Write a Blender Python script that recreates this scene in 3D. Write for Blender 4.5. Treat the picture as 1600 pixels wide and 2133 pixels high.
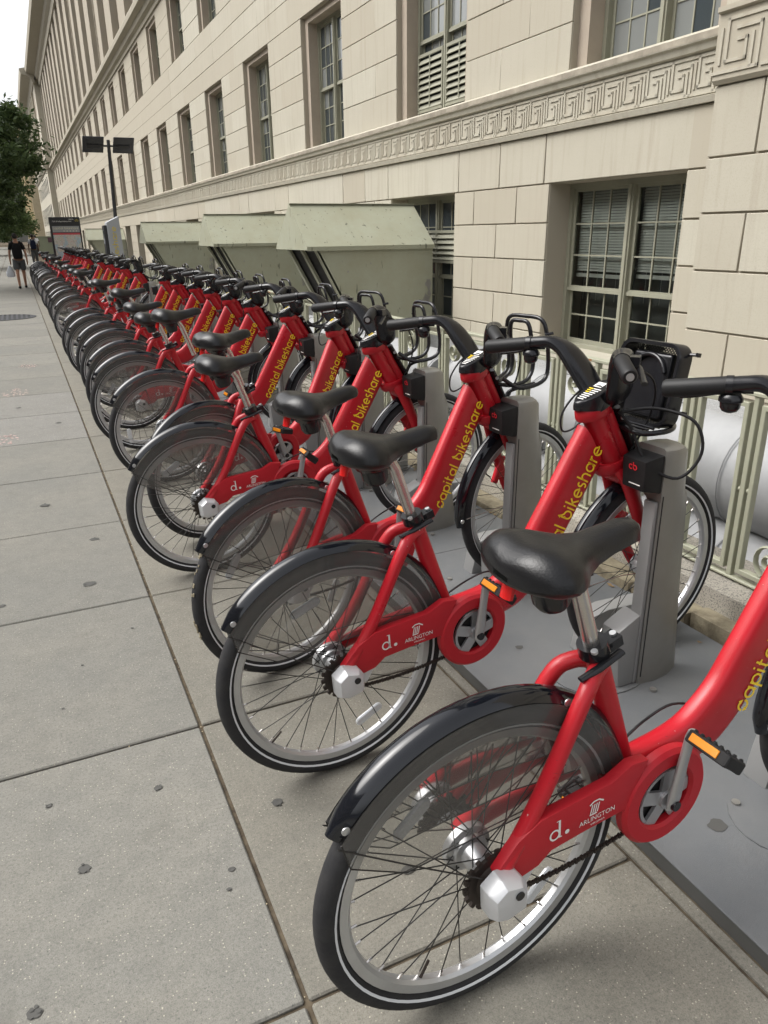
import bpy, bmesh, math, random
from mathutils import Vector, Matrix
random.seed(7)
PI = math.pi
R = math.radians
scene = bpy.context.scene
COL = scene.collection
for o in list(bpy.data.objects):
    bpy.data.objects.remove(o)

# ------------------------------------------------------------------ camera
CAM_H = 1.45
F_PX, PITCH, YAW, ROLL = 1536.9, R(20.727), R(25.014), R(0.743)
fw = Vector((math.sin(YAW)*math.cos(PITCH), math.cos(YAW)*math.cos(PITCH), -math.sin(PITCH)))
rt = Vector((math.cos(YAW), -math.sin(YAW), 0))
dn = fw.cross(rt)
rt2 = rt*math.cos(ROLL) + dn*math.sin(ROLL)
dn2 = dn*math.cos(ROLL) - rt*math.sin(ROLL)
cam_d = bpy.data.cameras.new('camera')
cam_d.sensor_fit = 'VERTICAL'
cam_d.sensor_height = 36.0
cam_d.lens = F_PX/2133*36.0
cam_d.clip_start = 0.05
cam_d.clip_end = 3000
cam = bpy.data.objects.new('camera', cam_d)
COL.objects.link(cam)
mw = Matrix(((rt2.x, -dn2.x, -fw.x, 0), (rt2.y, -dn2.y, -fw.y, 0), (rt2.z, -dn2.z, -fw.z, CAM_H), (0, 0, 0, 1)))
cam.matrix_world = mw
scene.camera = cam

# ------------------------------------------------------------------ sky and sun
SUN_EL, SUN_AZ = R(52), R(-62)          # azimuth from +Y towards +X
world = bpy.data.worlds.new('World')
scene.world = world
world.use_nodes = True
wn = world.node_tree
sky = wn.nodes.new('ShaderNodeTexSky')
sky.sky_type = 'NISHITA'
sky.sun_disc = False
sky.sun_elevation = SUN_EL
sky.sun_rotation = SUN_AZ
sky.air_density = 1.0
sky.dust_density = 5.0
sky.ozone_density = 1.0
# a bright veil of thin high cloud: the blue is mostly washed out
hsv = wn.nodes.new('ShaderNodeHueSaturation')
hsv.inputs['Saturation'].default_value = 0.14
wn.links.new(sky.outputs[0], hsv.inputs['Color'])
bg = wn.nodes['Background']
bg.inputs['Strength'].default_value = 0.15
wn.links.new(hsv.outputs[0], bg.inputs['Color'])
sun_d = bpy.data.lights.new('sun', 'SUN')
sun_d.energy = 1.1
sun_d.angle = R(55)
sun_d.color = (1.0, 0.955, 0.89)
sun = bpy.data.objects.new('sun', sun_d)
COL.objects.link(sun)
sdir = Vector((math.sin(SUN_AZ)*math.cos(SUN_EL), math.cos(SUN_AZ)*math.cos(SUN_EL), math.sin(SUN_EL)))
sun.rotation_euler = sdir.to_track_quat('Z', 'Y').to_euler()
sun.location = (-8, 4, 20)
vs = scene.view_settings
vs.view_transform = 'Standard'
vs.look = 'None'
vs.exposure = 0.96
vs.gamma = 1
vs.use_curve_mapping = False
try:
    scene.cycles.max_bounces = 8
    scene.cycles.transparent_max_bounces = 24
except Exception:
    pass

# ------------------------------------------------------------------ materials
MATS = {}
def mat(name, col, rough=0.5, metal=0.0, spec=0.5, noise=None, bump=None, coat=0.0):
    """noise: (scale, amount, second colour); bump: (scale, strength)"""
    m = bpy.data.materials.new(name)
    m.use_nodes = True
    nt = m.node_tree
    b = nt.nodes['Principled BSDF']
    b.inputs['Base Color'].default_value = (*col, 1)
    b.inputs['Roughness'].default_value = rough
    b.inputs['Metallic'].default_value = metal
    b.inputs['Specular IOR Level'].default_value = spec
    if coat:
        b.inputs['Coat Weight'].default_value = coat
        b.inputs['Coat Roughness'].default_value = 0.08
    tc = None
    if noise or bump:
        tc = nt.nodes.new('ShaderNodeTexCoord')
    if noise:
        sc, amt, c2 = noise
        n = nt.nodes.new('ShaderNodeTexNoise')
        n.inputs['Scale'].default_value = sc
        n.inputs['Detail'].default_value = 6
        n.inputs['Roughness'].default_value = 0.65
        nt.links.new(tc.outputs['Object'], n.inputs['Vector'])
        rmp = nt.nodes.new('ShaderNodeValToRGB')
        rmp.color_ramp.elements[0].position = 0.35
        rmp.color_ramp.elements[0].color = (*col, 1)
        rmp.color_ramp.elements[1].position = 0.75
        c = [col[i]*(1-amt)+c2[i]*amt for i in range(3)]
        rmp.color_ramp.elements[1].color = (*c, 1)
        nt.links.new(n.outputs['Fac'], rmp.inputs['Fac'])
        nt.links.new(rmp.outputs['Color'], b.inputs['Base Color'])
    if bump:
        n2 = nt.nodes.new('ShaderNodeTexNoise')
        n2.inputs['Scale'].default_value = bump[0]
        n2.inputs['Detail'].default_value = 4
        nt.links.new(tc.outputs['Object'], n2.inputs['Vector'])
        bp = nt.nodes.new('ShaderNodeBump')
        bp.inputs['Strength'].default_value = bump[1]
        bp.inputs['Distance'].default_value = 0.004
        nt.links.new(n2.outputs['Fac'], bp.inputs['Height'])
        nt.links.new(bp.outputs['Normal'], b.inputs['Normal'])
    MATS[name] = m
    return m

def nd(m, kind, **kw):
    n = m.node_tree.nodes.new(kind)
    for k, v in kw.items():
        n.inputs[k].default_value = v
    return n
def lk(m, a, b):
    m.node_tree.links.new(a, b)
def mixc(m, fac, a, b):
    """mix two colours, returns the output socket"""
    n = m.node_tree.nodes.new('ShaderNodeMix')
    n.data_type = 'RGBA'
    for sock, v in ((n.inputs[0], fac), (n.inputs[6], a), (n.inputs[7], b)):
        if hasattr(v, 'is_output') or hasattr(v, 'links'):
            lk(m, v, sock)
        elif isinstance(v, tuple):
            sock.default_value = (*v, 1)
        else:
            sock.default_value = v
    return n.outputs[2]
def ramp(m, src, p0, p1, c0=(0, 0, 0), c1=(1, 1, 1)):
    n = m.node_tree.nodes.new('ShaderNodeValToRGB')
    n.color_ramp.elements[0].position = p0
    n.color_ramp.elements[1].position = p1
    n.color_ramp.elements[0].color = (*c0, 1)
    n.color_ramp.elements[1].color = (*c1, 1)
    lk(m, src, n.inputs[0])
    return n.outputs[0]

def concrete(name, base, warm, speck=0.6, scale=1.0, bumpk=0.5):
    m = mat(name, base, 0.92, spec=0.25)
    b = m.node_tree.nodes['Principled BSDF']
    geo = m.node_tree.nodes.new('ShaderNodeNewGeometry')
    pos = geo.outputs['Position']
    big = nd(m, 'ShaderNodeTexNoise', Scale=1.7, Detail=6.0, Roughness=0.62); lk(m, pos, big.inputs['Vector'])
    c = mixc(m, ramp(m, big.outputs['Fac'], 0.35, 0.7), base, warm)
    med = nd(m, 'ShaderNodeTexNoise', Scale=14.0, Detail=6.0, Roughness=0.75); lk(m, pos, med.inputs['Vector'])
    c = mixc(m, ramp(m, med.outputs['Fac'], 0.42, 0.72, (0, 0, 0), (0.5,)*3), c, tuple(x*0.66 for x in base))
    grn = nd(m, 'ShaderNodeTexNoise', Scale=120.0*scale, Detail=3.0, Roughness=0.8); lk(m, pos, grn.inputs['Vector'])
    c = mixc(m, ramp(m, grn.outputs['Fac'], 0.34, 0.5, (0.55,)*3, (0, 0, 0)), c, tuple(x*0.55 for x in base))
    c = mixc(m, ramp(m, grn.outputs['Fac'], 0.58, 0.72, (0, 0, 0), (0.5,)*3), c, tuple(min(1, x*1.5) for x in base))
    fine = nd(m, 'ShaderNodeTexNoise', Scale=330.0*scale, Detail=2.0, Roughness=0.7); lk(m, pos, fine.inputs['Vector'])
    c = mixc(m, ramp(m, fine.outputs['Fac'], 0.5, 0.72, (0, 0, 0), (0.6,)*3), c, tuple(x*0.45 for x in base))
    vor = nd(m, 'ShaderNodeTexVoronoi', Scale=125.0*scale, Randomness=1.0); lk(m, pos, vor.inputs['Vector'])
    dot = ramp(m, vor.outputs['Distance'], 0.16, 0.24, (1, 1, 1), (0, 0, 0))
    sel = nd(m, 'ShaderNodeSeparateColor'); lk(m, vor.outputs['Color'], sel.inputs[0])
    pick = ramp(m, sel.outputs[0], 0.70, 0.76, (0, 0, 0), (speck*.75,)*3)
    mul = m.node_tree.nodes.new('ShaderNodeMath'); mul.operation = 'MULTIPLY'
    lk(m, dot, mul.inputs[0]); lk(m, pick, mul.inputs[1])
    c = mixc(m, mul.outputs[0], c, (0.62, 0.58, 0.46))
    pick2 = ramp(m, sel.outputs[1], 0.82, 0.86, (0, 0, 0), (0.6,)*3)
    mul2 = m.node_tree.nodes.new('ShaderNodeMath'); mul2.operation = 'MULTIPLY'
    lk(m, dot, mul2.inputs[0]); lk(m, pick2, mul2.inputs[1])
    c = mixc(m, mul2.outputs[0], c, (0.07, 0.07, 0.07))
    oi = m.node_tree.nodes.new('ShaderNodeObjectInfo')
    c = mixc(m, ramp(m, oi.outputs['Random'], 0.0, 1.0, (0, 0, 0), (0.26,)*3), c, tuple(x*0.55 for x in base))
    stn = nd(m, 'ShaderNodeTexNoise', Scale=2.6, Detail=8.0, Roughness=0.7, Distortion=1.2); lk(m, pos, stn.inputs['Vector'])
    c = mixc(m, ramp(m, stn.outputs['Fac'], 0.56, 0.70, (0, 0, 0), (0.32,)*3), c, tuple(x*0.5 for x in warm))
    lk(m, c, b.inputs['Base Color'])
    bp = nd(m, 'ShaderNodeBump', Strength=bumpk, Distance=0.002)
    lk(m, fine.outputs['Fac'], bp.inputs['Height']); lk(m, bp.outputs['Normal'], b.inputs['Normal'])
    return m

concrete('slab', (0.200, 0.197, 0.178), (0.240, 0.230, 0.200))
concrete('slab_b', (0.198, 0.190, 0.164), (0.238, 0.223, 0.185))
concrete('slab_rough', (0.245, 0.24, 0.222), (0.205, 0.198, 0.178), speck=0.8, scale=0.7, bumpk=0.9)
mat('joint_dirt', (0.050, 0.040, 0.030), 0.95, spec=0.1, noise=(22, 0.9, (0.16, 0.13, 0.09)))
mat('mortar', (0.30, 0.265, 0.185), 0.95, spec=0.15, noise=(14, 0.95, (0.11, 0.09, 0.065)), bump=(60, 0.8))
mat('pebble', (0.5, 0.42, 0.28), 0.8)
mat('gum', (0.085, 0.084, 0.079), 0.8, spec=0.2)
mat('pink_chalk', (0.48, 0.36, 0.33), 0.95, spec=0.1)
mat('asphalt', (0.06, 0.06, 0.062), 0.9, noise=(60, 0.4, (0.1, 0.1, 0.1)))
mat('iron', (0.05, 0.052, 0.058), 0.6, 0.4)
mat('plate', (0.128, 0.136, 0.143), 0.62, 0.0, 0.4, noise=(3.2, 0.6, (0.185, 0.184, 0.178)), bump=(500, 0.35))
mat('plate_edge', (0.10, 0.10, 0.095), 0.7, 0.2)
m = mat('granite', (0.36, 0.34, 0.30), 0.85, spec=0.3, bump=(120, 0.5))
b = m.node_tree.nodes['Principled BSDF']
g_ = m.node_tree.nodes.new('ShaderNodeNewGeometry')
n1 = nd(m, 'ShaderNodeTexNoise', Scale=3.0, Detail=6.0); lk(m, g_.outputs['Position'], n1.inputs['Vector'])
v1 = nd(m, 'ShaderNodeTexNoise', Scale=160.0, Detail=3.0); lk(m, g_.outputs['Position'], v1.inputs['Vector'])
c = mixc(m, ramp(m, n1.outputs['Fac'], 0.35, 0.7), (0.30, 0.28, 0.24), (0.43, 0.40, 0.33))
c = mixc(m, ramp(m, v1.outputs['Fac'], 0.5, 0.68), c, (0.10, 0.095, 0.09))
lk(m, c, b.inputs['Base Color'])
mat('granite_white', (0.44, 0.445, 0.445), 0.8, noise=(90, 0.9, (0.2, 0.2, 0.2)))

# limestone, each block a little different
def limestone(name, a, c2):
    m = mat(name, a, 0.88, spec=0.2)
    b = m.node_tree.nodes['Principled BSDF']
    geo = m.node_tree.nodes.new('ShaderNodeNewGeometry')
    oi = m.node_tree.nodes.new('ShaderNodeObjectInfo')
    n = nd(m, 'ShaderNodeTexNoise', Scale=0.9, Detail=7.0, Roughness=0.7); lk(m, geo.outputs['Position'], n.inputs['Vector'])
    c = mixc(m, ramp(m, n.outputs['Fac'], 0.3, 0.7), a, c2)
    mp = m.node_tree.nodes.new('ShaderNodeMapping'); mp.inputs['Scale'].default_value = (14, 14, 0.8)
    lk(m, geo.outputs['Position'], mp.inputs['Vector'])
    st = nd(m, 'ShaderNodeTexNoise', Scale=1.0, Detail=5.0); lk(m, mp.outputs[0], st.inputs['Vector'])
    c = mixc(m, ramp(m, st.outputs['Fac'], 0.52, 0.75, (0, 0, 0), (0.55,)*3), c, (0.30, 0.255, 0.195))
    f = nd(m, 'ShaderNodeTexNoise', Scale=110.0, Detail=3.0); lk(m, geo.outputs['Position'], f.inputs['Vector'])
    c = mixc(m, ramp(m, f.outputs['Fac'], 0.5, 0.75, (0, 0, 0), (0.35,)*3), c, (0.27, 0.23, 0.18))
    c = mixc(m, ramp(m, oi.outputs['Random'], 0.0, 1.0, (0, 0, 0), (0.75,)*3), c, (0.375, 0.338, 0.268))
    lk(m, c, b.inputs['Base Color'])
    bp = nd(m, 'ShaderNodeBump', Strength=0.25, Distance=0.003)
    lk(m, f.outputs['Fac'], bp.inputs['Height']); lk(m, bp.outputs['Normal'], b.inputs['Normal'])
    return m
limestone('limestone', (0.425, 0.402, 0.330), (0.475, 0.452, 0.378))
limestone('limestone_rib', (0.396, 0.373, 0.304), (0.440, 0.418, 0.348))
mat('stone_joint', (0.36, 0.325, 0.265), 0.95, spec=0.1)
mat('stone_dirty', (0.38, 0.34, 0.275), 0.9, spec=0.15, noise=(3.5, 0.95, (0.16, 0.142, 0.115)))
mat('stone_reveal', (0.40, 0.345, 0.28), 0.9, spec=0.15, noise=(3, 0.6, (0.30, 0.25, 0.205)))
mat('brick_yellow', (0.50, 0.425, 0.29), 0.9, spec=0.15, noise=(2, 0.8, (0.40, 0.33, 0.215)))
mat('far_concrete', (0.27, 0.262, 0.232), 0.9)
mat('sage', (0.275, 0.272, 0.208), 0.6, spec=0.4, noise=(5, 0.5, (0.20, 0.196, 0.150)))
mat('sage_fence', (0.335, 0.340, 0.255), 0.5, spec=0.45, noise=(4, 0.5, (0.25, 0.252, 0.188)))
mat('rust', (0.22, 0.09, 0.03), 0.9, noise=(60, 0.7, (0.35, 0.2, 0.1)))
m = mat('hood_paint', (0.37, 0.40, 0.29), 0.55, spec=0.4)
b = m.node_tree.nodes['Principled BSDF']
g_ = m.node_tree.nodes.new('ShaderNodeNewGeometry')
n1 = nd(m, 'ShaderNodeTexNoise', Scale=2.2, Detail=8.0, Roughness=0.7); lk(m, g_.outputs['Position'], n1.inputs['Vector'])
mp = m.node_tree.nodes.new('ShaderNodeMapping'); mp.inputs['Scale'].default_value = (16, 16, 3.5); lk(m, g_.outputs['Position'], mp.inputs['Vector'])
v1 = nd(m, 'ShaderNodeTexNoise', Scale=1.0, Detail=3.0); lk(m, mp.outputs[0], v1.inputs['Vector'])
c = mixc(m, ramp(m, n1.outputs['Fac'], 0.3, 0.72), (0.355, 0.368, 0.288), (0.305, 0.302, 0.215))
c = mixc(m, ramp(m, v1.outputs['Fac'], 0.66, 0.70, (0, 0, 0), (0.85,)*3), c, (0.12, 0.12, 0.09))
lk(m, c, b.inputs['Base Color'])
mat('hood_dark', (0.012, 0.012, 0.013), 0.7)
mat('duct', (0.32, 0.325, 0.33), 0.6, 0.0, 0.5, noise=(4, 0.6, (0.22, 0.225, 0.23)))
mat('duct_seam', (0.24, 0.245, 0.25), 0.6)
mat('room_dark', (0.11, 0.115, 0.11), 0.9, spec=0.1)
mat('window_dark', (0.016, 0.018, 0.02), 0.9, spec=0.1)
mat('glass', (0.045, 0.055, 0.06), 0.06, spec=0.7)
mat('glass_pale', (0.19, 0.20, 0.195), 0.08, spec=0.7)
mat('blind', (0.70, 0.71, 0.66), 0.7)
m = mat('glass_clear', (0.8, 0.85, 0.85), 0.03)
nt = m.node_tree; b = nt.nodes['Principled BSDF']
tr = nt.nodes.new('ShaderNodeBsdfTransparent'); tr.inputs[0].default_value = (0.90, 0.94, 0.92, 1)
gl = nt.nodes.new('ShaderNodeBsdfGlossy'); gl.inputs['Roughness'].default_value = 0.03
fr = nt.nodes.new('ShaderNodeFresnel'); fr.inputs[0].default_value = 1.5
mx = nt.nodes.new('ShaderNodeMixShader')
lk(m, fr.outputs[0], mx.inputs[0]); lk(m, tr.outputs[0], mx.inputs[1]); lk(m, gl.outputs[0], mx.inputs[2])
lk(m, mx.outputs[0], nt.nodes['Material Output'].inputs[0])
# bicycles
m = mat('red', (0.46, 0.008, 0.018), 0.33, spec=0.38, coat=0.12)
b = m.node_tree.nodes['Principled BSDF']
tcn = m.node_tree.nodes.new('ShaderNodeTexCoord'); oi = m.node_tree.nodes.new('ShaderNodeObjectInfo')
off = m.node_tree.nodes.new('ShaderNodeVectorMath'); off.operation = 'ADD'
lk(m, tcn.outputs['Object'], off.inputs[0]); lk(m, oi.outputs['Location'], off.inputs[1])
n1 = nd(m, 'ShaderNodeTexNoise', Scale=9.0, Detail=6.0); lk(m, off.outputs[0], n1.inputs['Vector'])
c = mixc(m, ramp(m, n1.outputs['Fac'], 0.4, 0.75), (0.46, 0.010, 0.020), (0.36, 0.014, 0.018))
mp = m.node_tree.nodes.new('ShaderNodeMapping'); mp.inputs['Scale'].default_value = (60, 60, 260); mp.inputs['Rotation'].default_value = (0, R(28), 0); lk(m, off.outputs[0], mp.inputs['Vector'])
n2 = nd(m, 'ShaderNodeTexNoise', Scale=1.0, Detail=2.0); lk(m, mp.outputs[0], n2.inputs['Vector'])
c = mixc(m, ramp(m, n2.outputs['Fac'], 0.74, 0.78, (0, 0, 0), (0.55,)*3), c, (0.09, 0.02, 0.02))
n3 = nd(m, 'ShaderNodeTexNoise', Scale=150.0, Detail=2.0); lk(m, off.outputs[0], n3.inputs['Vector'])
c = mixc(m, ramp(m, n3.outputs['Fac'], 0.76, 0.79, (0, 0, 0), (0.8,)*3), c, (0.55, 0.42, 0.40))
lk(m, c, b.inputs['Base Color'])
lk(m, ramp(m, n1.outputs['Fac'], 0.3, 0.8, (0.26,)*3, (0.5,)*3), b.inputs['Roughness'])
mat('red_guard', (0.46, 0.010, 0.020), 0.48, spec=0.4, noise=(12, 0.3, (0.36, 0.012, 0.02)))
mat('yellow', (0.95, 0.66, 0.025), 0.45)
mat('white_print', (0.80, 0.78, 0.76), 0.5)
mat('black_gloss', (0.005, 0.006, 0.009), 0.09, spec=0.5, coat=0.25, noise=(16, 0.4, (0.012, 0.013, 0.016)))
mat('black_sat', (0.009, 0.009, 0.011), 0.22, spec=0.5, noise=(25, 0.4, (0.018, 0.018, 0.02)))
mat('black_matt', (0.012, 0.012, 0.013), 0.5, spec=0.3, noise=(30, 0.4, (0.02, 0.02, 0.02)))
mat('saddle', (0.008, 0.008, 0.009), 0.31, spec=0.42, bump=(260, 0.12))
mat('tyre', (0.022, 0.022, 0.024), 0.78, spec=0.3, noise=(20, 0.5, (0.05, 0.048, 0.045)), bump=(90, 0.3))
mat('stripe', (0.66, 0.68, 0.70), 0.5)
mat('rim', (0.56, 0.57, 0.58), 0.38, 0.75, noise=(14, 0.4, (0.4, 0.4, 0.4)))
mat('alloy', (0.46, 0.465, 0.475), 0.34, 0.7)
mat('steel_post', (0.62, 0.60, 0.58), 0.26, 0.9, noise=(30, 0.4, (0.4, 0.36, 0.33)))
mat('cap', (0.62, 0.63, 0.65), 0.40, 0.35, noise=(30, 0.3, (0.5, 0.5, 0.5)))
mat('spoke', (0.05, 0.048, 0.046), 0.4, 0.7)
mat('chain', (0.045, 0.035, 0.03), 0.5, 0.6)
mat('amber', (0.80, 0.27, 0.01), 0.3)
mat('tail_red', (0.55, 0.01, 0.01), 0.25)
mat('reflector', (0.72, 0.74, 0.76), 0.25, 0.2, noise=(180, 0.6, (0.45, 0.47, 0.5)))
m = mat('skirt', (0.2, 0.2, 0.2), 0.1)
nt = m.node_tree
tr = nt.nodes.new('ShaderNodeBsdfTransparent'); tr.inputs[0].default_value = (0.76, 0.755, 0.74, 1)
gl = nt.nodes.new('ShaderNodeBsdfGlossy'); gl.inputs['Roughness'].default_value = 0.05
df = nt.nodes.new('ShaderNodeBsdfDiffuse'); df.inputs[0].default_value = (0.32, 0.31, 0.29, 1)
fr = nt.nodes.new('ShaderNodeFresnel'); fr.inputs[0].default_value = 1.4
m1 = nt.nodes.new('ShaderNodeMixShader'); m1.inputs[0].default_value = 0.20
mx = nt.nodes.new('ShaderNodeMixShader')
lk(m, tr.outputs[0], m1.inputs[1]); lk(m, df.outputs[0], m1.inputs[2])
lk(m, fr.outputs[0], mx.inputs[0]); lk(m, m1.outputs[0], mx.inputs[1]); lk(m, gl.outputs[0], mx.inputs[2])
lk(m, mx.outputs[0], nt.nodes['Material Output'].inputs[0])
# perforated basket plastic: a grid of real see-through holes
m = mat('basket_holes', (0.012, 0.013, 0.015), 0.28, spec=0.5)
nt = m.node_tree; b = nt.nodes['Principled BSDF']
uvn = nt.nodes.new('ShaderNodeTexCoord')
mp = nt.nodes.new('ShaderNodeMapping'); mp.inputs['Rotation'].default_value = (R(45), 0, 0); mp.inputs['Scale'].default_value = (1, 130, 130)
lk(m, uvn.outputs['Object'], mp.inputs['Vector'])
vf = nt.nodes.new('ShaderNodeVectorMath'); vf.operation = 'FRACTION'; lk(m, mp.outputs[0], vf.inputs[0])
sb = nt.nodes.new('ShaderNodeVectorMath'); sb.operation = 'SUBTRACT'; lk(m, vf.outputs[0], sb.inputs[0]); sb.inputs[1].default_value = (0, .5, .5)
ml = nt.nodes.new('ShaderNodeVectorMath'); ml.operation = 'MULTIPLY'; lk(m, sb.outputs[0], ml.inputs[0]); ml.inputs[1].default_value = (0, 1, 1)
ln = nt.nodes.new('ShaderNodeVectorMath'); ln.operation = 'LENGTH'; lk(m, ml.outputs[0], ln.inputs[0])
lt = nt.nodes.new('ShaderNodeMath'); lt.operation = 'LESS_THAN'; lt.inputs[1].default_value = 0.25; lk(m, ln.outputs['Value'], lt.inputs[0])
tr = nt.nodes.new('ShaderNodeBsdfTransparent')
mx = nt.nodes.new('ShaderNodeMixShader')
lk(m, lt.outputs[0], mx.inputs[0]); lk(m, b.outputs[0], mx.inputs[1]); lk(m, tr.outputs[0], mx.inputs[2])
lk(m, mx.outputs[0], nt.nodes['Material Output'].inputs[0])
# docks, kiosk, sign
mat('dock_steel', (0.29, 0.285, 0.268), 0.38, 0.5, 0.5, noise=(5, 0.6, (0.22, 0.21, 0.19)))
mat('dock_panel', (0.26, 0.262, 0.26), 0.45, 0.25)
mat('kiosk_grey', (0.33, 0.345, 0.365), 0.5)
mat('led_red', (0.55, 0.02, 0.03), 0.4)
mat('sign_black', (0.02, 0.021, 0.024), 0.4)
mat('sign_text', (0.75, 0.72, 0.55), 0.5)
mat('sign_red', (0.55, 0.08, 0.10), 0.5)
mat('sign_yellow', (0.60, 0.47, 0.05), 0.5)
m = mat('map_print', (0.6, 0.6, 0.58), 0.5)
b = m.node_tree.nodes['Principled BSDF']
tcn = m.node_tree.nodes.new('ShaderNodeTexCoord')
n1 = nd(m, 'ShaderNodeTexNoise', Scale=3.0, Detail=3.0); lk(m, tcn.outputs['Object'], n1.inputs['Vector'])
n2 = nd(m, 'ShaderNodeTexNoise', Scale=34.0, Detail=4.0); lk(m, tcn.outputs['Object'], n2.inputs['Vector'])
c = mixc(m, ramp(m, n1.outputs['Fac'], 0.5, 0.56), (0.62, 0.62, 0.58), (0.42, 0.58, 0.68))
c = mixc(m, ramp(m, n2.outputs['Fac'], 0.5, 0.62, (0, 0, 0), (0.6,)*3), c, (0.55, 0.30, 0.28))
n3 = nd(m, 'ShaderNodeTexNoise', Scale=22.0, Detail=4.0); lk(m, tcn.outputs['Object'], n3.inputs['Vector'])
c = mixc(m, ramp(m, n3.outputs['Fac'], 0.56, 0.64, (0, 0, 0), (0.6,)*3), c, (0.30, 0.45, 0.25))
lk(m, c, b.inputs['Base Color'])
mat('dry_leaf', (0.20, 0.12, 0.05), 0.8, noise=(20, 0.6, (0.32, 0.24, 0.12)))
mat('solar', (0.012, 0.014, 0.022), 0.25, spec=0.6)
mat('pole_black', (0.02, 0.02, 0.022), 0.5)
# vegetation
def leafmat(name, a, c2):
    m = mat(name, a, 0.65, spec=0.3)
    b = m.node_tree.nodes['Principled BSDF']
    geo = m.node_tree.nodes.new('ShaderNodeNewGeometry')
    c = mixc(m, geo.outputs['Random Per Island'], a, c2)
    lk(m, c, b.inputs['Base Color'])
    tl = m.node_tree.nodes.new('ShaderNodeBsdfTranslucent'); lk(m, c, tl.inputs[0])
    mx = m.node_tree.nodes.new('ShaderNodeMixShader'); mx.inputs[0].default_value = 0.25
    lk(m, b.outputs[0], mx.inputs[1]); lk(m, tl.outputs[0], mx.inputs[2])
    lk(m, mx.outputs[0], m.node_tree.nodes['Material Output'].inputs[0])
leafmat('leaf', (0.035, 0.062, 0.022), (0.075, 0.11, 0.038))
leafmat('leaf_far', (0.05, 0.085, 0.03), (0.10, 0.14, 0.05))
mat('bark', (0.05, 0.042, 0.034), 0.95, noise=(12, 0.6, (0.09, 0.08, 0.065)), bump=(30, 0.8))
# people
mat('skin', (0.36, 0.19, 0.12), 0.55)
mat('skin_dark', (0.13, 0.07, 0.045), 0.55)
mat('hair', (0.012, 0.010, 0.009), 0.6)
mat('cloth_black', (0.012, 0.012, 0.013), 0.9, spec=0.2)
mat('cloth_grey', (0.10, 0.105, 0.11), 0.9, spec=0.2)
mat('cloth_white', (0.66, 0.67, 0.70), 0.9, spec=0.2)
mat('cloth_navy', (0.015, 0.02, 0.045), 0.9, spec=0.2)
mat('bag_plastic', (0.6, 0.63, 0.68), 0.5)
mat('booth_green', (0.25, 0.28, 0.20), 0.7)
mat('booth_sign', (0.10, 0.05, 0.07), 0.6)

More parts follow.
